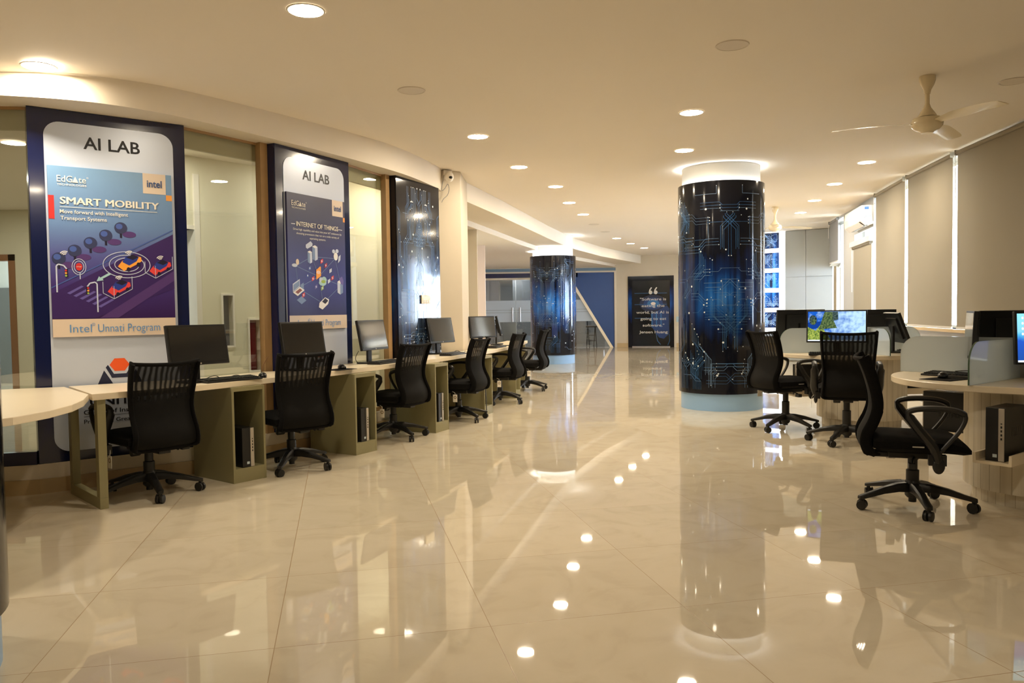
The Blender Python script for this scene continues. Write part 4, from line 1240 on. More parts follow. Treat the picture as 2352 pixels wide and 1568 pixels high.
def monitor(label, p, face, z0, w=0.455, h=0.285, tilt=9, on=None, group='flat monitors on the long worktop', foot=True, zt=None):
    """p: plan point under the screen centre; face: heading the screen looks, deg clockwise from +Y; z0: table height"""
    t = thing('monitor', label, 'monitor', (p[0], p[1], z0), R(180 - face), group)
    # local frame: screen looks along -Y
    zc = zt if zt is not None else 0.125 + h / 2
    M1 = Matrix.Translation((0, -0.03, zc)) @ Matrix.Rotation(R(-tilt), 4, 'X')
    mb = MB(); mb.box(-w / 2, w / 2, 0.0, 0.028, -h / 2, h / 2, 0, M1); mb.box(-w * 0.32, w * 0.32, 0.028, 0.045, -h * 0.34, h * 0.34, 0, M1)
    mb.build('housing', M['bezel'], t, bevel=0.004)
    b = 0.014
    mb = MB(); mb.box(-w / 2 + b, w / 2 - b, -0.0016, -0.0004, -h / 2 + b * 1.5, h / 2 - b)
    so = mb.build('screen', {None: M['screen_off'], 'coast': M['screen_coast'], 'sea': M['screen_sea']}[on], t)
    so.matrix_local = M1
    if on:
        so['label'] = 'lit screen showing a blue picture'
        g = MB(); y = -0.0022
        w2, h2 = w / 2 - b, h / 2 - b
        poly(g, [(-w2, -h2 * 1.0), (w2, -h2 * 1.0), (w2, -h2 * 0.92), (-w2, -h2 * 0.92)], y, 4)
        if on == 'coast':
            poly(g, [(-w2, -h2 * 0.92), (-w2, -h2 * 0.05), (-w2 * 0.72, -h2 * 0.30), (-w2 * 0.52, h2 * 0.2), (-w2 * 0.48, -h2 * 0.1), (-w2 * 0.2, -h2 * 0.92)], y, 2)
            poly(g, [(-w2, h2 * 0.25), (-w2, -h2 * 0.3), (-w2 * 0.62, -h2 * 0.1), (-w2 * 0.5, h2 * 0.35)], y + 0.0002, 3)
            poly(g, [(-w2 * 0.62, -h2 * 0.25), (-w2 * 0.42, h2 * 0.98), (-w2 * 0.02, h2 * 0.98), (w2 * 0.06, h2 * 0.55), (-w2 * 0.1, h2 * 0.38), (w2 * 0.02, -h2 * 0.12), (-w2 * 0.28, -h2 * 0.16)], y - 0.0003, 0)
            poly(g, [(-w2 * 0.15, h2 * 0.98), (w2 * 0.05, h2 * 0.98), (w2 * 0.06, h2 * 0.45), (-w2 * 0.12, h2 * 0.35)], y - 0.0005, 1)
            poly(g, ell(-w2 * 0.82, h2 * 0.42, w2 * 0.14, h2 * 0.34, 12), y - 0.0004, 1)
            poly(g, ell(-w2 * 0.80, h2 * 0.30, w2 * 0.07, h2 * 0.2, 10), y - 0.0006, 0)
        else:
            for i in range(2):
                for j in range(4):
                    poly(g, ell(-w2 * 0.88 + 0.03 * i, h2 * (0.82 - 0.22 * j), 0.007, 0.009, 8), y, 4)
        gm = g.build('desktop_picture', [M['scr_green'], M['scr_dgreen'], M['scr_lime'], M['scr_deep'], M['scr_white']], so, recalc=False)
    if foot:
        mb = MB(); mb.box(-0.032, 0.032, 0.012, 0.034, 0.012, zc + 0.01); mb.build('neck', M['bezel'], t, bevel=0.003)
        mb = MB(); mb.prism(roundrect(-0.115, 0.115, -0.075, 0.10, 0.03), 0.0, 0.014); mb.build('foot', M['bezel'], t, bevel=0.002)
    mb = MB(); mb.lathe([(0.006, 0), (0.006, 0.001)], 12, (0, 0, 0), 0, M1 @ Matrix.Translation((0, -0.0008, -h / 2 + 0.010)) @ Matrix.Rotation(PI / 2, 4, 'X'))
    mb.build('badge', M['silver_plastic'], t)
    return t
ZT = TOP1 + 0.0005
monitor('dark flat monitor behind the nearest desk chair, against the road poster panel', (-2.23, 5.56), 127, ZT, tilt=10)
monitor('dark flat monitor behind the second desk chair, against the linked-devices panel', (-1.77, 6.62), 124, ZT, tilt=10)
monitor('flat monitor with a pale reflecting screen in front of the third glass pane', (-1.33, 7.42), 112, ZT, tilt=11)
monitor('flat monitor with a pale reflecting screen standing by the cream pillar', (-0.82, 8.88), 122, ZT, tilt=11)
monitor('dark flat monitor past the pillar, square to the camera side', (-0.40, 10.35), 135, ZT, tilt=8)
monitor('slim monitor seen edge-on at the far end of the worktop', (-0.20, 11.15), 91, ZT, tilt=13)

def keyboard(label, p, rz, z=ZT, group='black keyboards on the desks'):
    t = thing('keyboard', label, 'keyboard', (p[0], p[1], z), rz, group)
    w, d = 0.44, 0.14
    mb = MB()
    v = [(-w / 2, -d / 2, 0), (w / 2, -d / 2, 0), (w / 2, d / 2, 0), (-w / 2, d / 2, 0)]
    u = [(-w / 2, -d / 2, 0.012), (w / 2, -d / 2, 0.012), (w / 2, d / 2, 0.024), (-w / 2, d / 2, 0.024)]
    mb.face(v[::-1]); mb.face(u)
    for i in range(4):
        j = (i + 1) % 4
        mb.face([v[i], v[j], u[j], u[i]])
    mb.build('case', M['black_plastic'], t, bevel=0.003)
    mb = MB()
    for r in range(5):
        y = -0.052 + 0.023 * r
        x = -w / 2 + 0.012
        k = 0
        while x < w / 2 - 0.025:
            kw = 0.12 if (r == 0 and k == 3) else 0.017
            zz = 0.0125 + (y + d / 2) / d * 0.012
            mb.box(x, x + kw, y, y + 0.018, zz, zz + 0.007)
            x += kw + 0.0035; k += 1
    mb.build('keys', M['bezel'], t)
    return t
def mouse(label, p, rz, z=ZT):
    t = thing('computer_mouse', label, 'mouse', (p[0], p[1], z), rz, 'black mice on the desks')
    mb = MB(); mb.sphere((0, 0, 0.012), 0.03, 1.0, 1.75, 0.95, 0, 18)
    for v in mb.bm.verts:
        if v.co.z < 0.002: v.co.z = 0.002
    mb.box(-0.02, 0.02, -0.035, 0.035, 0, 0.004)
    mb.build('shell', M['black_gloss'], t, smooth=True)
    mb = MB(); mb.lathe([(0.008, -0.004), (0.008, 0.004)], 12, (0, 0, 0), 0, Matrix.Translation((0, 0.028, 0.034)) @ Matrix.Rotation(PI / 2, 4, 'Y'))
    mb.build('wheel', M['black_plastic'], t, smooth=True)
def mousepad(label, p, rz, z=ZT, w=0.2, d=0.17):
    mb = MB(); mb.box(-w / 2, w / 2, -d / 2, d / 2, 0, 0.003)
    o = mb.build('mouse_mat', M['black_fabric']); o.location = (p[0], p[1], z); o.rotation_euler = (0, 0, rz)
    tag(o, label, 'mouse mat', 'dark mats under the mice')
def cable(label, pts, r=0.003, m='cable', cat='cable', group='loose black cables'):
    P = [Vector(p) for p in pts]
    out = []
    for i in range(len(P) - 1):
        p0, p1, p2, p3 = P[max(i - 1, 0)], P[i], P[i + 1], P[min(i + 2, len(P) - 1)]
        for k in range(6):
            s = k / 6
            out.append(0.5 * ((2 * p1) + (p2 - p0) * s + (2 * p0 - 5 * p1 + 4 * p2 - p3) * s * s + (3 * p1 - p0 - 3 * p2 + p3) * s ** 3))
    out.append(P[-1])
    mb = MB(); mb.tube(out, r, 6)
    o = mb.build('cable', M[m], None, smooth=True)
    return tag(o, label, cat, group)
keyboard('black keyboard on the worktop beside the nearest desk chair', (-2.03, 5.66), R(52))
mouse('black mouse on the worktop between the first and second chairs', (-1.875, 5.90), R(30))
mousepad('dark mouse mat on the worktop beside the second chair', (-1.45, 6.62), R(62), w=0.24)
mouse('black mouse on a dark mat beside the second chair', (-1.44, 6.65), R(40), ZT + 0.0035)
keyboard('black keyboard in front of the pale-screened monitor by the third pane', (-1.18, 7.40), R(66))
keyboard('black keyboard in front of the monitor by the cream pillar', (-0.645, 8.64), R(71))
keyboard('black keyboard on the far worktop beyond the pillar', (-0.20, 10.2), R(74))
mousepad('dark mouse mat beside the farthest keyboard on the worktop', (-0.08, 10.75), R(76))
cable('tangled cable on the worktop behind the first keyboard', [(-2.24, 5.66, ZT + 0.004), (-2.18, 5.75, ZT + 0.03), (-2.12, 5.78, ZT + 0.004), (-2.06, 5.86, ZT + 0.025), (-1.98, 5.88, ZT + 0.004), (-1.92, 5.93, ZT + 0.006)])
cable('cable hanging behind the pale-screened monitor by the third pane', [(-1.43, 7.33, ZT + 0.12), (-1.46, 7.33, ZT + 0.05), (-1.43, 7.36, ZT + 0.004), (-1.36, 7.50, ZT + 0.004)])
cable('tangled cable round the keyboard by the cream pillar', [(-0.68, 8.90, ZT + 0.004), (-0.63, 8.97, ZT + 0.03), (-0.57, 8.99, ZT + 0.004), (-0.53, 8.93, ZT + 0.02), (-0.49, 9.04, ZT + 0.004)])
cable('cable drooping between the two farthest desk monitors', [(-0.36, 10.40, ZT + 0.06), (-0.30, 10.62, ZT + 0.004), (-0.26, 10.8, ZT + 0.05), (-0.23, 11.1, ZT + 0.16)])
cable('thin cable looping over the worktop edge beside the fourth chair', [(-0.42, 9.35, ZT + 0.004), (-0.36, 9.25, ZT + 0.01), (-0.375, 9.245, ZT + 0.006), (-0.345, 9.245, 0.70), (-0.33, 9.245, 0.55), (-0.30, 8.98, 0.01)], 0.005)
cable('brown cable running down the timber post behind the second monitor', [(-2.07, 6.50, ZT + 0.004), (-2.06, 6.52, ZT + 0.06), (-2.035, 6.56, ZT + 0.12)], 0.003, 'tan_cable')

# ================================================================ CHAIRS
def spline(pts, k=6):
    P = [Vector(p) for p in pts]; out = []
    for i in range(len(P) - 1):
        p0, p1, p2, p3 = P[max(i - 1, 0)], P[i], P[i + 1], P[min(i + 2, len(P) - 1)]
        for q in range(k):
            s = q / k
            out.append(0.5 * ((2 * p1) + (p2 - p0) * s + (2 * p0 - 5 * p1 + 4 * p2 - p3) * s * s + (3 * p1 - p0 - 3 * p2 + p3) * s ** 3))
    out.append(P[-1])
    return out

def make_chair():
    t = thing('office_chair', 'chair', 'chair', (0, 0, 0), 0, 'black mesh-back office chairs')
    # five-star base
    mb = MB()
    mb.lathe([(0.030, 0.06), (0.042, 0.075), (0.045, 0.15), (0.036, 0.165)], 20)
    for k in range(5):
        a = 2 * PI * k / 5 + 0.35
        d = Vector((math.cos(a), math.sin(a), 0)); s = Vector((-d.y, d.x, 0))
        prof = [(0.03, 0.150, 0.030, 0.058), (0.10, 0.146, 0.026, 0.050), (0.19, 0.126, 0.022, 0.038), (0.27, 0.100, 0.020, 0.028), (0.315, 0.088, 0.021, 0.024), (0.335, 0.082, 0.014, 0.020)]
        rings = []
        for r, z, w, h in prof:
            c = d * r
            rings.append([mb.bm.verts.new(c + s * (w * x) + Vector((0, 0, z + y * h))) for x, y in ((-1, -0.9), (1, -0.9), (1.0, -0.2), (0.6, 0.05), (-0.6, 0.05), (-1.0, -0.2))])
        for i in range(len(rings) - 1):
            for q in range(6):
                mb.bm.faces.new((rings[i][q], rings[i][(q + 1) % 6], rings[i + 1][(q + 1) % 6], rings[i + 1][q]))
        mb.bm.faces.new(rings[0][::-1]); mb.bm.faces.new(rings[-1])
    base = mb.build('star_base', M['black_plastic'], t, smooth=True)
    for k in range(5):
        a = 2 * PI * k / 5 + 0.35
        ca = Matrix.Translation((math.cos(a) * 0.318, math.sin(a) * 0.318, 0)) @ Matrix.Rotation(a + 0.9, 4, 'Z')
        mb = MB()
        for sx in (-1, 1):
            mb.lathe([(0.016, -0.009), (0.027, -0.007), (0.028, 0.0), (0.027, 0.007), (0.016, 0.009)], 18, (0, 0, 0), 0, ca @ Matrix.Translation((0.013 * sx, 0, 0.028)) @ Matrix.Rotation(PI / 2, 4, 'Y'))
        mb.box(-0.006, 0.006, -0.012, 0.012, 0.028, 0.062, 0, ca)
        mb.lathe([(0.031, 0), (0.031, 1)], 14, (0, 0, 0), 0, ca @ Matrix.Translation((-0.024, 0, 0.030)) @ Matrix.Rotation(PI / 2, 4, 'Y') @ Matrix.Diagonal((1, 1, 0.004, 1)))
        mb.lathe([(0.011, 0.05), (0.011, 0.085)], 10, (0, 0, 0), 0, ca)
        c = mb.build('caster', M['black_plastic'], base, smooth=True)
    # lift column
    mb = MB(); mb.lathe([(0.036, 0.10), (0.036, 0.225), (0.027, 0.23), (0.027, 0.315)], 20)
    mb.lathe([(0.022, 0.035), (0.022, 0.10)], 16)
    mb.build('gas_lift', M['black_plastic'], t, smooth=True)
    mb = MB(); mb.box(-0.09, 0.09, -0.14, 0.13, 0.305, 0.345); mb.box(-0.04, 0.04, -0.23, -0.10, 0.30, 0.335)
    mb.lathe([(0.026, -0.03), (0.026, 0.03)], 16, (0, 0, 0), 0, Matrix.Translation((-0.08, 0.02, 0.295)) @ Matrix.Rotation(PI / 2, 4, 'Y'))
    mb.build('mechanism', M['black_plastic'], t, bevel=0.008)
    mb = MB(); mb.tube(spline([(0.08, 0.0, 0.315), (0.17, -0.02, 0.312), (0.235, -0.03, 0.30)], 4), 0.006, 8); mb.box(0.21, 0.262, -0.05, -0.015, 0.277, 0.305)
    mb.build('lever', M['black_plastic'], t, smooth=True)
    # seat
    mb = MB()
    nx, ny = 12, 14
    def seat_pt(i, j, top):
        u = i / nx * 2 - 1; v = j / ny * 2 - 1
        ax = 0.235 * (1 - 0.10 * max(0, v) ** 3)
        x = u * ax; y = 0.02 + v * 0.25
        e = max(abs(u), abs(v)) ** 7
        if top:
            z = 0.452 + 0.022 * (1 - u * u) * 0.4 - 0.055 * max(0, v - 0.45) ** 2 * 2.2 - 0.03 * e - 0.012 * (1 - u * u) * (1 - v * v)
        else:
            z = 0.352 + 0.03 * e - 0.035 * max(0, v - 0.5) ** 2 * 2
        return (x, y, z)
    grids = []
    for top in (True, False):
        grids.append([[mb.bm.verts.new(seat_pt(i, j, top)) for j in range(ny + 1)] for i in range(nx + 1)])
    for g in grids:
        for i in range(nx):
            for j in range(ny):
                mb.bm.faces.new((g[i][j], g[i + 1][j], g[i + 1][j + 1], g[i][j + 1]))
    def rim(g):
        return [g[i][0] for i in range(nx)] + [g[nx][j] for j in range(ny)] + [g[i][ny] for i in range(nx, 0, -1)] + [g[0][j] for j in range(ny, 0, -1)]
    a_, b_ = rim(grids[0]), rim(grids[1])
    for i in range(len(a_)):
        j = (i + 1) % len(a_)
        mb.bm.faces.new((a_[i], a_[j], b_[j], b_[i]))
    mb.build('seat', M['black_fabric'], t, smooth=True)
    # back: S-curved netting in a thick edge frame
    PROF = [(0.335, -0.235), (0.36, -0.272), (0.41, -0.288), (0.46, -0.280), (0.53, -0.246), (0.60, -0.226), (0.67, -0.228), (0.75, -0.246), (0.84, -0.274), (0.905, -0.302)]
    def pyz(s):
        f = s * (len(PROF) - 1); i = min(int(f), len(PROF) - 2); k = f - i
        p0, p1, p2, p3 = PROF[max(i - 1, 0)], PROF[i], PROF[i + 1], PROF[min(i + 2, len(PROF) - 1)]
        def cr(a, b, c, d):
            return 0.5 * (2 * b + (c - a) * k + (2 * a - 5 * b + 4 * c - d) * k * k + (3 * b - a - 3 * c + d) * k ** 3)
        return cr(p0[1], p1[1], p2[1], p3[1]), cr(p0[0], p1[0], p2[0], p3[0])
    def halfw(s):
        return 0.208 + 0.008 * math.cos(s * 2 * PI) + 0.008 * s - 0.05 * (max(0, 0.10 - s) / 0.10) ** 2
    def bpt(u, s, off=0.0):
        y, z = pyz(s)
        wrap = 0.035 * (1 - u * u)              # hollow across the back
        dip = -0.014 * (1 - u * u) * max(0, s - 0.8) / 0.2
        return Vector((u * halfw(s), y - wrap + 0.02 + off, z + dip))
    nu, ns = 14, 26
    mb = MB()
    g = [[mb.bm.verts.new(bpt(i / nu * 2 - 1, j / ns)) for j in range(ns + 1)] for i in range(nu + 1)]
    for i in range(nu):
        for j in range(ns):
            mb.bm.faces.new((g[i][j], g[i + 1][j], g[i + 1][j + 1], g[i][j + 1]))
    mb.build('back_netting', M['netting'], t, smooth=True)
    mb = MB()
    for u in (-1, 1):
        mb.tube([bpt(u * 0.97, j / ns) for j in range(ns + 1)], [0.0125] * (ns + 1), 12, 0, False, 2.5, Vector((0, 1, 0)))
    mb.tube([bpt(-1 + 2 * i / 12, 0.985) for i in range(13)], 0.012, 8)
    mb.tube([bpt(-0.97 + 1.94 * i / 12, 0.035) for i in range(13)], 0.017, 8)
    # lower upholstered half behind the netting
    for k in range(10):
        pass
    fr = mb.build('back_frame', M['black_fabric'], t, smooth=True)
    mb = MB()
    js = [j for j in range(ns + 1) if j <= 15]
    A_ = [[mb.bm.verts.new(bpt((i / nu * 2 - 1) * 0.95, j / ns, 0.010)) for j in js] for i in range(nu + 1)]
    B_ = [[mb.bm.verts.new(bpt((i / nu * 2 - 1) * 0.95, j / ns, 0.035 if 0 < j < 15 else 0.012)) for j in js] for i in range(nu + 1)]
    for gg in (A_, B_):
        for i in range(nu):
            for j in range(len(js) - 1):
                mb.bm.faces.new((gg[i][j], gg[i + 1][j], gg[i + 1][j + 1], gg[i][j + 1]))
    mb.build('back_pad', M['black_fabric'], t, smooth=True)
    # loop arms
    for s in (-1, 1):
        x = s * 0.265
        path = spline([(x - s * 0.03, 0.10, 0.315), (x, 0.075, 0.40), (x, 0.0, 0.50), (x, -0.055, 0.585), (x, -0.03, 0.612), (x, 0.05, 0.622), (x, 0.15, 0.618), (x, 0.215, 0.598), (x, 0.228, 0.565), (x, 0.20, 0.50), (x, 0.14, 0.42), (x, 0.10, 0.37)], 4)
        n = len(path)
        rad = [0.026 if i < n * 0.26 else (0.017 if i < n * 0.66 else 0.012) for i in range(n)]
        mb = MB(); mb.tube(path, rad, 8, 0, False, 1.3, Vector((1, 0, 0)))
        mb.box(min(x - s * 0.05, x - s * 0.01), max(x - s * 0.05, x - s * 0.01), 0.05, 0.14, 0.30, 0.36)
        mb.sphere((x - s * 0.012, 0.10, 0.30), 0.036, 0.5, 0.9, 1.3)
        mb.build('armrest', M['black_plastic'], t, smooth=True)
    # card tag
    mb = MB(); mb.box(-0.292, -0.290, -0.115, -0.065, 0.235, 0.315, 0)
    mb.lathe([(0.010, 0), (0.016, 0), (0.016, 1), (0.010, 1)], 16, (0, 0, 0), 1, Matrix.Translation((-0.2925, -0.09, 0.285)) @ Matrix.Rotation(-PI / 2, 4, 'Y') @ Matrix.Diagonal((1, 1, 0.0006, 1)), cap=False)
    mb.tube([(-0.291, -0.09, 0.312), (-0.285, -0.085, 0.335), (-0.27, -0.05, 0.345)], 0.0015, 5, 0)
    g = mb.build('hang_tag', [M['paper'], pcol(120, 92, 50)], t); g['label'] = 'white card tag with a ring mark'
    # sewn label on the seat edge
    mb = MB(); mb.box(0.236, 0.2375, -0.03, 0.03, 0.395, 0.402); mb.build('seat_label', pcol(180, 178, 170), t)
    return t

CH = [('black mesh office chair in front of the road poster panel, first along the worktop', (-2.45, 5.26), -50, 20),
      ('second black mesh office chair along the worktop, between two green pedestals', (-1.725, 6.09), -42, -8),
      ('third black mesh office chair along the worktop, in front of the pale-screened monitor', (-1.145, 7.51), -62, 12),
      ('fourth black mesh office chair along the worktop, in front of the cream pillar', (-0.60, 8.68), -70, 5),
      ('fifth black mesh office chair along the worktop, by the farthest pedestal', (-0.165, 10.27), -72, 18),
      ('last black mesh office chair along the worktop, overlapping the bright blue column', (0.225, 11.85), -76, 4),
      ('black mesh office chair half hidden beside the large round column, at the farther workstation', (2.675, 7.70), 72, -15),
      ('black mesh office chair with its back to the camera at the farther round workstation', (2.935, 6.90), 20, 10),
      ('black mesh office chair seen from the side at the nearer round workstation', (2.365, 4.64), 110, -12)]
chair0 = make_chair()
for i, (lab, p, a, spin) in enumerate(CH):
    o = chair0 if i == 0 else copy_tree(chair0)
    o.location = (p[0], p[1], 0); o.rotation_euler = (0, 0, R(-a)); o['label'] = lab
    up = {6: 0.065, 7: 0.075}.get(i, 0.0)
    for ch in o.children:
        if ch.name.startswith('star_base'):
            ch.rotation_euler = (0, 0, R(spin))
        elif ch.name.startswith('gas_lift'):
            ch.scale = (1, 1, 1 + up / 0.30)
        else:
            ch.location.z += up
o = copy_tree(chair0)
o.location = (4.05, 6.35, 0); o.rotation_euler = (0, 0, R(-215)); o['label'] = 'black office chair mostly hidden behind the nearer round workstation, by the window sill'

# ================================================================ ROUND WORKSTATIONS
def workstation(label, c, r, basec, rb, ang, skip=()):
    """ang: heading (deg clockwise from +Y) of the partition nearest the camera"""
    t = thing('round_workstation', label, 'workstation', (c[0], c[1], 0), 0, 'round four-seat workstations')
    bx, by = basec[0] - c[0], basec[1] - c[1]
    mb = MB(); mb.lathe([(rb, 0.085), (rb, TOP0)], 64)
    b = mb.build('drum_base', M['slat'], t, smooth=True); b.location = (bx, by, 0)
    mb = MB(); mb.lathe([(rb - 0.05, 0.0), (rb - 0.05, 0.085)], 64, cap=False)
    b2 = mb.build('plinth', M['slat'], t, smooth=True); b2.location = (bx, by, 0)
    mb = MB(); mb.lathe([(0.0001, TOP0), (r - 0.004, TOP0), (r, TOP0 + 0.004), (r, TOP1 - 0.004), (r - 0.004, TOP1), (0.0001, TOP1)], 72, cap=False)
    mb.build('tabletop', M['worktop'], t, smooth=True)
    mb = MB(); mb.box(-0.03, 0.03, -0.03, 0.03, TOP1, TOP1 + 0.24); mb.build('centre_post', M['steel'], t)
    for k in range(4):
        a = R(ang + 90 * k)
        d = Vector((math.sin(a), math.cos(a)))
        Mx = Matrix.Rotation(math.atan2(d.y, d.x), 4, 'Z')
        L = r + 0.02
        P = [(0.03, TOP1 + 0.0005), (L, TOP1 + 0.0005)] + [(L - 0.13 + 0.13 * math.cos(q), TOP1 + 0.125 + 0.13 * math.sin(q)) for q in [PI / 2 * s / 8 for s in range(9)]] + [(0.03, TOP1 + 0.255)]
        mb = MB(); mb.prism(P, -0.005, 0.005, 0, Mx @ RX, side=1)
        mb.build('glass_partition', [M['frost'], M['glass_edge']], t)
        if k in skip: continue
        # hanging tray for the computer
        q0 = Vector((bx, by)) + d * (rb - 0.02)
        Mt = Matrix.Translation((q0.x, q0.y, 0)) @ Mx
        mb = MB(); mb.box(0, 0.33, -0.085, 0.085, 0.305, 0.32, 0, Mt); mb.box(0, 0.33, -0.10, -0.085, 0.305, 0.365, 0, Mt); mb.box(0, 0.33, 0.085, 0.10, 0.305, 0.365, 0, Mt)
        mb.build('computer_tray', M['worktop'], t, bevel=0.002)
    return t
NC, NB = (3.28, 5.06), (3.24, 4.80)
FC, FB = (3.50, 8.14), (3.53, 7.96)
workstation('round pale workstation nearest the camera, cut by the photo edge', NC, 0.76, NB, 0.42, 232.5, (2, 3))
workstation('round pale workstation beyond the nearer one, beside the large column', FC, 0.73, FB, 0.42, 176.0, (0, 2,))
def at_tray(lab, basec, rb, ang, along=0.02, side=-0.05, grp='black towers on the workstation trays', w=0.10, h=0.30, dp=0.28, flip=False, z=0.3205):
    a = R(ang); d = Vector((math.sin(a), math.cos(a)))
    q = Vector(basec) + d * (rb - 0.02 + 0.31 - along)
    # the front (local -Y) looks outward along d
    rz = math.atan2(d.x, -d.y)
    ex = Vector((math.cos(rz), math.sin(rz)))
    o = q + ex * side
    return tower(lab, o, rz, z, grp, w, h, dp)
at_tray('black computer tower with silver strip, on the front tray of the near workstation', NB, 0.42, 232.5)
at_tray('black computer tower side-on behind the arm of the nearest workstation chair', NB, 0.42, 322.5)
at_tray('black computer tower under the farther workstation, beside the column-side chair', FB, 0.42, 266)
at_tray('black computer tower under the window side of the farther workstation', FB, 0.42, 86)

GM = 'flat monitors on the round workstations'
monitor('lit monitor showing a blue sea view, at the photo edge on the near workstation', (3.34, 4.80), 187, ZT, 0.54, 0.325, 4, 'sea', GM, True, 0.265)
monitor('narrow slanting monitor with a pale reflection beside the lit sea-view screen', (3.12, 5.32), 295, ZT, 0.52, 0.32, 3, None, GM, True, 0.27)
monitor('monitor showing its black back, behind the lit sea-view screen', (3.46, 5.33), 12, ZT, 0.54, 0.32, 3, None, GM, True, 0.27)
monitor('lit monitor showing green cliffs and sea, on the farther workstation', (3.24, 7.86), 205, ZT, 0.56, 0.325, 9, 'coast', GM, True, 0.275)
monitor('monitor tipped back and seen edge-on, on the window side of the farther workstation', (3.86, 7.93), 100, ZT, 0.50, 0.32, 20, None, GM, True, 0.255)
monitor('monitor showing its black back, just behind the cliff-view screen', (3.80, 8.42), 20, ZT, 0.56, 0.32, 4, None, GM, True, 0.275)
monitor('monitor showing its black back beside the large round column', (3.10, 8.44), 345, ZT, 0.58, 0.32, 4, None, GM, True, 0.285)
keyboard('black keyboard lying on the near workstation beside a mouse', (2.93, 5.16), R(-60), ZT)
mousepad('dark mouse mat on the rim of the near workstation', (2.76, 5.00), R(30), ZT, 0.26, 0.2)
mouse('black mouse on the dark mat of the near workstation', (2.77, 5.06), R(-40), ZT + 0.0035)
keyboard('black keyboard below the cliff-view screen on the farther workstation', (3.12, 7.66), R(-20), ZT)
keyboard('black keyboard below the tipped-back monitor on the farther workstation', (3.98, 7.82), R(84), ZT)
mouse('black mouse beside the keyboard below the sea-view screen', (3.44, 4.62), R(20), ZT)
cable('cable curling over the near workstation keyboard', [(2.95, 5.24, ZT + 0.03), (3.03, 5.20, ZT + 0.034), (3.10, 5.10, ZT + 0.02), (3.16, 5.0, ZT + 0.004)])
for k in range(3):
    cable(('uppermost cable loop behind the side-on computer tower', 'middle cable loop behind the side-on computer tower', 'lowest cable loop behind the side-on computer tower')[k],
          [(2.995, 5.20, 0.56 - 0.07 * k), (3.035, 5.16, 0.58 - 0.07 * k), (3.045, 5.15, 0.53 - 0.07 * k), (3.0, 5.185, 0.48 - 0.06 * k)], 0.004)

# ================================================================ BLINDS
def blind(label, A, B, z0, z1, m='blind', chain=True):
    A = Vector(A); B = Vector(B); d = B - A; L = d.length
    t = thing('roller_blind', label, 'blind', (A.x, A.y, 0), dirang(d), 'roller blinds on the window wall')
    mb = MB(); mb.box(0.012, L - 0.012, 0.045, 0.049, z0 + 0.02, z1 - 0.03); mb.build('fabric', M[m], t)
    mb = MB(); mb.tube([(0, 0.055, z1 - 0.03), (L, 0.055, z1 - 0.03)], 0.022, 12); mb.box(0, 0.012, 0.03, 0.08, z1 - 0.06, z1); mb.box(L - 0.012, L, 0.03, 0.08, z1 - 0.06, z1)
    mb.build('roller_tube', M[m], t, smooth=True)
    mb = MB(); mb.box(0.012, L - 0.012, 0.038, 0.056, z0, z0 + 0.025); mb.build('bottom_bar', M['alu'], t, bevel=0.003)
    if chain:
        mb = MB(); mb.tube([(L - 0.02, 0.075, z1 - 0.05), (L - 0.02, 0.075, z0 + 0.5)], 0.003, 6); mb.tube([(L + 0.012, 0.075, z1 - 0.05), (L + 0.012, 0.075, z0 + 0.5)], 0.003, 6)
        mb.build('bead_chain', M['alu'], t)
    return t
def on(i, f):
    a, b = Vector(RIGHT[i]), Vector(RIGHT[i + 1])
    return a + (b - a) * f
ZB, ZTOP = SILL + 0.002, CEIL - 0.012
blind('wide beige blind at the photo edge, nearest the camera', on(2, 0.40), on(3, 0.93), ZB, ZTOP)
blind('beige blind second from the camera, between two bright gaps', on(3, 1.0), on(4, 0.935), ZB, ZTOP)
blind('beige blind third from the camera, next to the air conditioner', on(4, 1.0), on(5, 0.935), ZB, ZTOP)
b4 = blind('short beige blind hanging from a white cassette below the air conditioner', on(6, 0.09), on(6, 0.90), ZB, 2.20)
blind('half-raised grey blind farthest from the camera, beside the silver partition', on(8, 0.10), on(8, 0.93), 2.03, ZTOP, 'blind_shade')
dd = (on(6, 0.93) - on(6, 0.03)).length
mb = MB(); mb.box(-0.06, dd - 0.05, 0.02, 0.10, 2.18, 2.27); cs = mb.build('cassette', M['alu'], b4, bevel=0.012)
mb = MB(); mb.box(-0.06, dd - 0.05, -0.02, 0.02, 2.40, CEIL - 0.05); cs = None
o = mb.build('trim_10', M['grey_wall']); o.location = b4.location; o.rotation_euler = b4.rotation_euler; struct(o)

# ================================================================ AIR CONDITIONER
A = on(6, 0.06); B = on(6, 0.78)
t = thing('air_conditioner', 'white split air conditioner high on the window wall above the short blind', 'air conditioner', (A.x, A.y, 2.42), dirang(B - A))
L = (B - A).length
P = [(0.02, 0.02), (0.15, 0.0), (0.225, 0.06), (0.235, 0.15), (0.22, 0.29), (0.20, 0.30), (0.02, 0.30)]
Mx = Matrix(((0, 0, 1, 0), (1, 0, 0, 0), (0, 1, 0, 0), (0, 0, 0, 1)))
mb = MB(); mb.prism(P, 0.0, L, 0, Mx); mb.build('body', M['trim_white'], t, bevel=0.008)
mb = MB(); mb.prism([(0.10, -0.004), (0.152, -0.004), (0.222, 0.052), (0.20, 0.06)], 0.05, L - 0.05, 0, Mx); mb.build('outlet', M['black_gloss'], t)
mb = MB(); mb.prism([(0.155, -0.010), (0.16, -0.014), (0.235, 0.045), (0.23, 0.05)], 0.06, L - 0.06, 0, Mx); mb.build('louver', M['trim_white'], t)
mb = MB(); mb.box(0.05, L - 0.05, 0.228, 0.236, 0.155, 0.162); mb.build('panel_seam', M['lamp_off'], t)
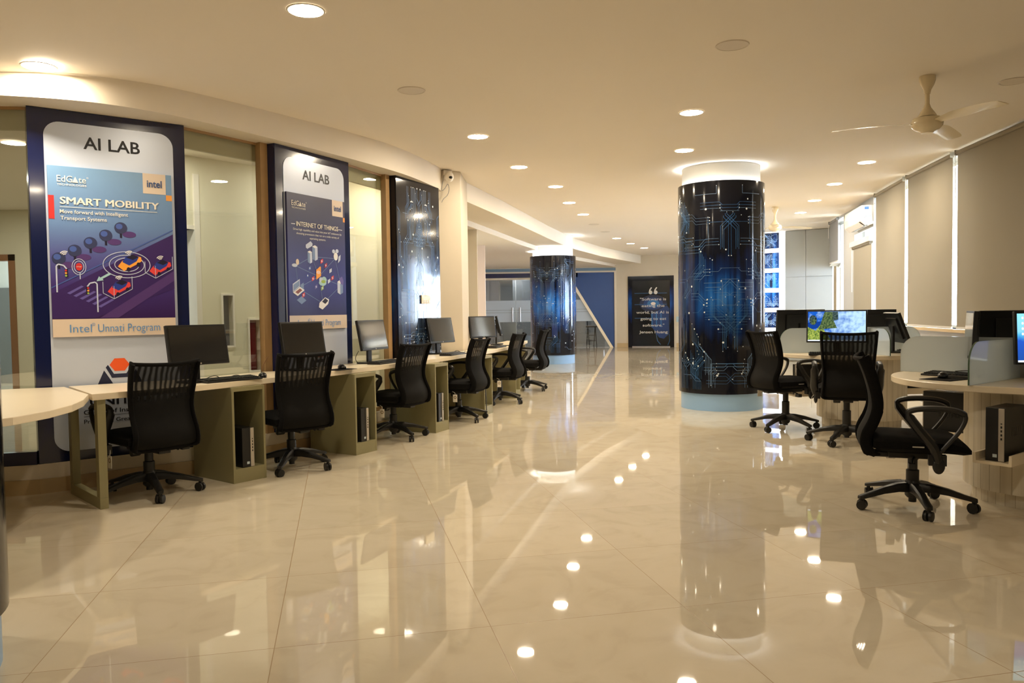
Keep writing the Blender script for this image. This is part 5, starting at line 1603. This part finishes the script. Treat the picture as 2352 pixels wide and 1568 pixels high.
mb = MB(); mb.box(-0.0015, 0.0005, 0.10, 0.16, 0.235, 0.275, 0); mb.box(-0.0015, 0.0005, 0.08, 0.17, 0.17, 0.175, 1); mb.box(-0.0015, 0.0005, 0.07, 0.15, 0.12, 0.145, 1); mb.box(-0.0015, 0.0005, 0.15, 0.17, 0.11, 0.125, 1)
g = mb.build('sticker', [pcol(90, 130, 190), pcol(170, 174, 176)], t); g['label'] = 'blue and grey stickers on the side'
mb = MB(); mb.tube(spline([(-0.01, 0.03, 0.05), (-0.03, 0.03, 0.2), (-0.04, 0.03, 0.34), (0.03, 0.02, 0.44)], 5), 0.012, 8); mb.build('pipe', M['concrete'], t, smooth=True)

# ================================================================ CEILING THINGS
def fan(label, p, angs, z=CEIL):
    t = thing('ceiling_fan', label, 'fan', (p[0], p[1], z), 0, 'cream ceiling fans')
    mb = MB(); mb.lathe([(0.055, -0.001), (0.056, -0.03), (0.045, -0.065), (0.026, -0.10), (0.02, -0.13)], 28); mb.build('canopy', M['fan_enamel'], t, smooth=True)
    mb = MB(); mb.lathe([(0.0165, -0.12), (0.0165, -0.23)], 16); mb.build('down_rod', M['fan_enamel'], t, smooth=True)
    mb = MB(); mb.lathe([(0.018, -0.205), (0.026, -0.23), (0.05, -0.265), (0.062, -0.285), (0.064, -0.295)], 28); mb.build('lower_cup', M['fan_enamel'], t, smooth=True)
    mb = MB(); mb.lathe([(0.055, -0.297), (0.095, -0.305), (0.108, -0.33), (0.105, -0.36), (0.085, -0.385), (0.05, -0.40), (0.04, -0.412), (0.0001, -0.415)], 36); mb.build('motor', M['fan_enamel'], t, smooth=True)
    for a in angs:
        Mx = Matrix.Rotation(R(a), 4, 'Z')
        mb = MB()
        rings = []
        for i in range(12):
            s = i / 11
            r = 0.09 + 0.56 * s
            w = 0.030 + 0.038 * min(1, s * 3) - 0.006 * s
            if s > 0.93: w *= 0.82
            tw = -R(14 - 6 * s); z0 = -0.345 - 0.012 * s + 0.01 * math.sin(s * PI)
            row = []
            for q, th in ((-1, 0.0015), (-0.5, 0.004), (0.5, 0.004), (1, 0.0015), (0.5, -0.001), (-0.5, -0.001)):
                row.append(mb.bm.verts.new(Mx @ Vector((r, q * w * math.cos(tw), z0 + q * w * math.sin(tw) + th))))
            rings.append(row)
        for i in range(11):
            for q in range(6):
                mb.bm.faces.new((rings[i][q], rings[i][(q + 1) % 6], rings[i + 1][(q + 1) % 6], rings[i + 1][q]))
        mb.bm.faces.new(rings[0][::-1]); mb.bm.faces.new(rings[-1])
        mb.build('blade', M['fan_enamel'], t, smooth=True)
    return t
fan('cream ceiling fan nearest the camera, above the near round workstation', (3.066, 5.834), (165, 285, 45))
fan('cream ceiling fan farther away, beside the top of the large column', (4.43, 13.25), (10, 130, 250))

def downlight(label, p, z=CEIL, on=True, r=0.092, m='led_warm'):
    t = thing('ceiling_downlight', label, 'ceiling light', (p[0], p[1], z), 0, 'round ceiling downlights' if on else 'unlit round ceiling covers')
    mb = MB(); mb.lathe([(r, -0.001), (r + 0.003, -0.006), (r + 0.010, -0.006), (r + 0.014, -0.001)], 40, cap=False); mb.build('trim_ring', M['trim_white'] if on else M['lamp_off'], t, smooth=True)
    mb = MB(); mb.lathe([(0.0001, -0.004), (r + 0.002, -0.004)], 40, cap=False); mb.build('diffuser', M[m] if on else M['lamp_off'], t)
ORD = ('first', 'second', 'third', 'fourth', 'fifth', 'sixth', 'seventh', 'eighth', 'ninth')
for k, p in enumerate([(-1.11, 4.41), (-0.30, 7.61), (0.11, 9.24), (0.62, 10.73), (0.92, 12.35), (1.28, 13.89)]):
    downlight('lit round downlight, %s from the camera in the row along the wall desks' % ORD[k], p)
downlight('lit round downlight close to the bulkhead above the road poster panel', (-2.95, 5.02), ceil_at(-2.95) - 0.004)
for k, p in enumerate([(1.56, 6.80), (1.85, 8.41), (2.95, 11.95)]):
    downlight('lit round downlight, %s from the camera in the row over the large column' % ORD[k], p)
for k, p in enumerate([(4.16, 9.25), (4.44, 10.85), (4.80, 12.50), (5.16, 14.08)]):
    downlight('lit round downlight, %s from the camera in the row beside the blinds' % ORD[k], p)
for k, p in enumerate([(2.50, 18.64), (3.06, 20.18), (3.66, 21.68)]):
    downlight('lit round downlight, %s of the three before the quotation door' % ORD[k], p)
for lab, p in (('unlit round ceiling cover above the second panel, between downlights', (-0.73, 6.01)), ('unlit round ceiling cover at the top of the photo, before the large column', (1.43, 5.09)), ('pale round ceiling cover beside the nearer fan, at the photo edge', (3.80, 5.99)), ('nearer small ceiling cover above the bright blue column', (1.64, 15.54)), ('farther small ceiling cover above the bright blue column', (2.04, 17.04))):
    downlight(lab, p, CEIL, False)
for k, p in enumerate([(-1.9, 2.6), (0.9, 1.2), (-3.9, 3.4)]):  # unseen lamps, added to light the foreground and near wall
    downlight(('added fill light just above the frame, before the first of the wall-desk row', 'added fill light above the camera', 'added fill light over the round desk end')[k], p, ceil_at(p[0]) - 0.004)
for k, p in enumerate([(-6.3, 8.2), (-6.9, 10.2), (-5.2, 9.2), (-8.6, 13.0), (-9.6, 13.3), (-2.95, 7.2), (-2.0, 8.7), (-1.3, 9.9)]):  # invented lamps, added to brighten the corridor and far room
    downlight('added corridor fill light behind the glazing, %s from the camera' % ORD[k], p, ceil_at(p[0]) - 0.004, True, 0.092, 'fill_corridor')
for k, p in enumerate([(0.0, 26.5), (2.0, 26.5)]):  # lamps added to brighten the room behind the glass doors
    downlight('added office fill light behind the %s leaf of the glass doors' % ('first', 'second')[k], p, 2.599, True, 0.092, 'fill_office')

# security camera on the pillar
t = thing('security_camera', 'small white dome security camera on the bulkhead corner by the pillar', 'camera', (-0.725, 9.345, 2.79), R(28))
mb = MB(); mb.box(-0.055, 0.055, -0.005, 0.05, -0.03, 0.075); mb.build('bracket', M['trim_white'], t, bevel=0.01)
mb = MB(); mb.sphere((0, -0.03, -0.01), 0.055, 1, 1, 1.15); mb.build('dome', M['trim_white'], t, smooth=True)
mb = MB(); mb.sphere((0.0, -0.068, -0.022), 0.024, 1.1, 1, 0.8); mb.build('lens', M['black_gloss'], t, smooth=True)
cable('thin grey wires dangling below the security camera', [(-0.77, 9.31, 2.80), (-0.79, 9.30, 2.70), (-0.80, 9.29, 2.62), (-0.765, 9.31, 2.64), (-0.73, 9.34, 2.70), (-0.715, 9.345, 2.64), (-0.735, 9.335, 2.57), (-0.78, 9.30, 2.52), (-0.80, 9.29, 2.48)], 0.004, 'concrete', 'wires', None)

# ================================================================ FAR THINGS
# lit display of circuit tiles beside the silver partition
A = Vector((5.50, 17.86)); B = Vector((6.04, 17.47)); d = B - A; L = d.length
t = thing('lit_wall_display', 'tall white glowing wall display with square blue circuit tiles beside the silver partition', 'wall display', (A.x, A.y, 0), dirang(d))
mb = MB(); mb.box(0, L, 0.0, 0.08, 0.55, CEIL - 0.01); mb.build('light_box', M['panel_glow'], t)
for k in range(5):
    z = 2.50 - 0.44 * k
    mb = MB(); mb.box(0.04, L - 0.11, -0.02, -0.001, z, z + 0.345)
    def fd(u, zz, dy=0.0, z=z):
        return (0.04 + u, -0.0215 - dy, z + zz)
    draw_art(mb, circuit_art(50 + k, L - 0.15, -0.3, 0.7, False, 34), fd, (0.0, 0.345), L - 0.15)
    mb.build('circuit_tile', ART3, t, recalc=False)
# slanted pale bar and the folding stool behind the glass
t = thing('slanted_bar', 'pale diagonal bar running down the edge of the blue board', 'bar', (0, FW, 0))
mb = MB(); plate(mb, [(3.10, 0.0), (3.20, 0.0), (1.79, 2.36), (1.69, 2.36)], -0.09, -0.045); mb.build('bar', M['worktop'], t)
t = thing('folding_stool', 'dark folding stool standing behind the glass by the diagonal bar', 'stool', (2.62, 25.9, 0))
for x in (-0.12, 0.12):
    for s in (-1, 1):
        mb = MB(); mb.tube([(x - 0.03 * s, 0.16 * s, 0), (x, 0.03 * s, 0.62)], 0.016, 8); mb.build('leg', M['black_plastic'], t)
mb = MB(); mb.box(-0.18, 0.18, -0.14, 0.14, 0.62, 0.66); mb.build('seat', M['black_plastic'], t, bevel=0.01)
mb = MB(); mb.tube([(-0.12, 0.12, 0.66), (-0.13, 0.15, 1.0), (-0.06, 0.15, 1.04)], 0.016, 8); mb.build('back_rail', M['black_plastic'], t)
for k, z in enumerate((0.18, 0.36)):
    mb = MB(); mb.tube([(-0.12, -0.1, z), (0.12, -0.1, z)], 0.012, 8); mb.build('rung', M['black_plastic'], t)

# ================================================================ LIGHT, CAMERA
w = bpy.data.worlds.new('sky'); sc.world = w
w.use_nodes = True
w.node_tree.nodes['Background'].inputs[0].default_value = (0.74, 0.87, 1.0, 1)
w.node_tree.nodes['Background'].inputs[1].default_value = 30.0

f_px, pitch, roll = 1810.0, -0.0390, -0.0142
fw = Vector((0, math.cos(pitch), math.sin(pitch)))
r0 = Vector((1, 0, 0)); u0 = r0.cross(fw)
rr = r0 * math.cos(roll) + u0 * math.sin(roll)
uu = -r0 * math.sin(roll) + u0 * math.cos(roll)
cam = bpy.data.cameras.new('camera')
cam.sensor_width = 36.0
cam.lens = f_px / 2352 * 36.0
cam.clip_end = 200
co = bpy.data.objects.new('camera', cam); C.objects.link(co)
mw = Matrix(((rr.x, uu.x, -fw.x, 0), (rr.y, uu.y, -fw.y, 0), (rr.z, uu.z, -fw.z, 0), (0, 0, 0, 1)))
co.matrix_world = Matrix.Translation((0, 0, 1.2)) @ mw
sc.camera = co
sc.view_settings.view_transform = 'Standard'
sc.view_settings.look = 'None'
sc.view_settings.gamma = 1.0
sc.view_settings.exposure = 0.40
sc.cycles.max_bounces = 10
sc.cycles.diffuse_bounces = 5
sc.cycles.glossy_bounces = 4
sc.cycles.transparent_max_bounces = 12
sc.cycles.caustics_reflective = False
sc.cycles.caustics_refractive = False
sc.cycles.sample_clamp_indirect = 8.0
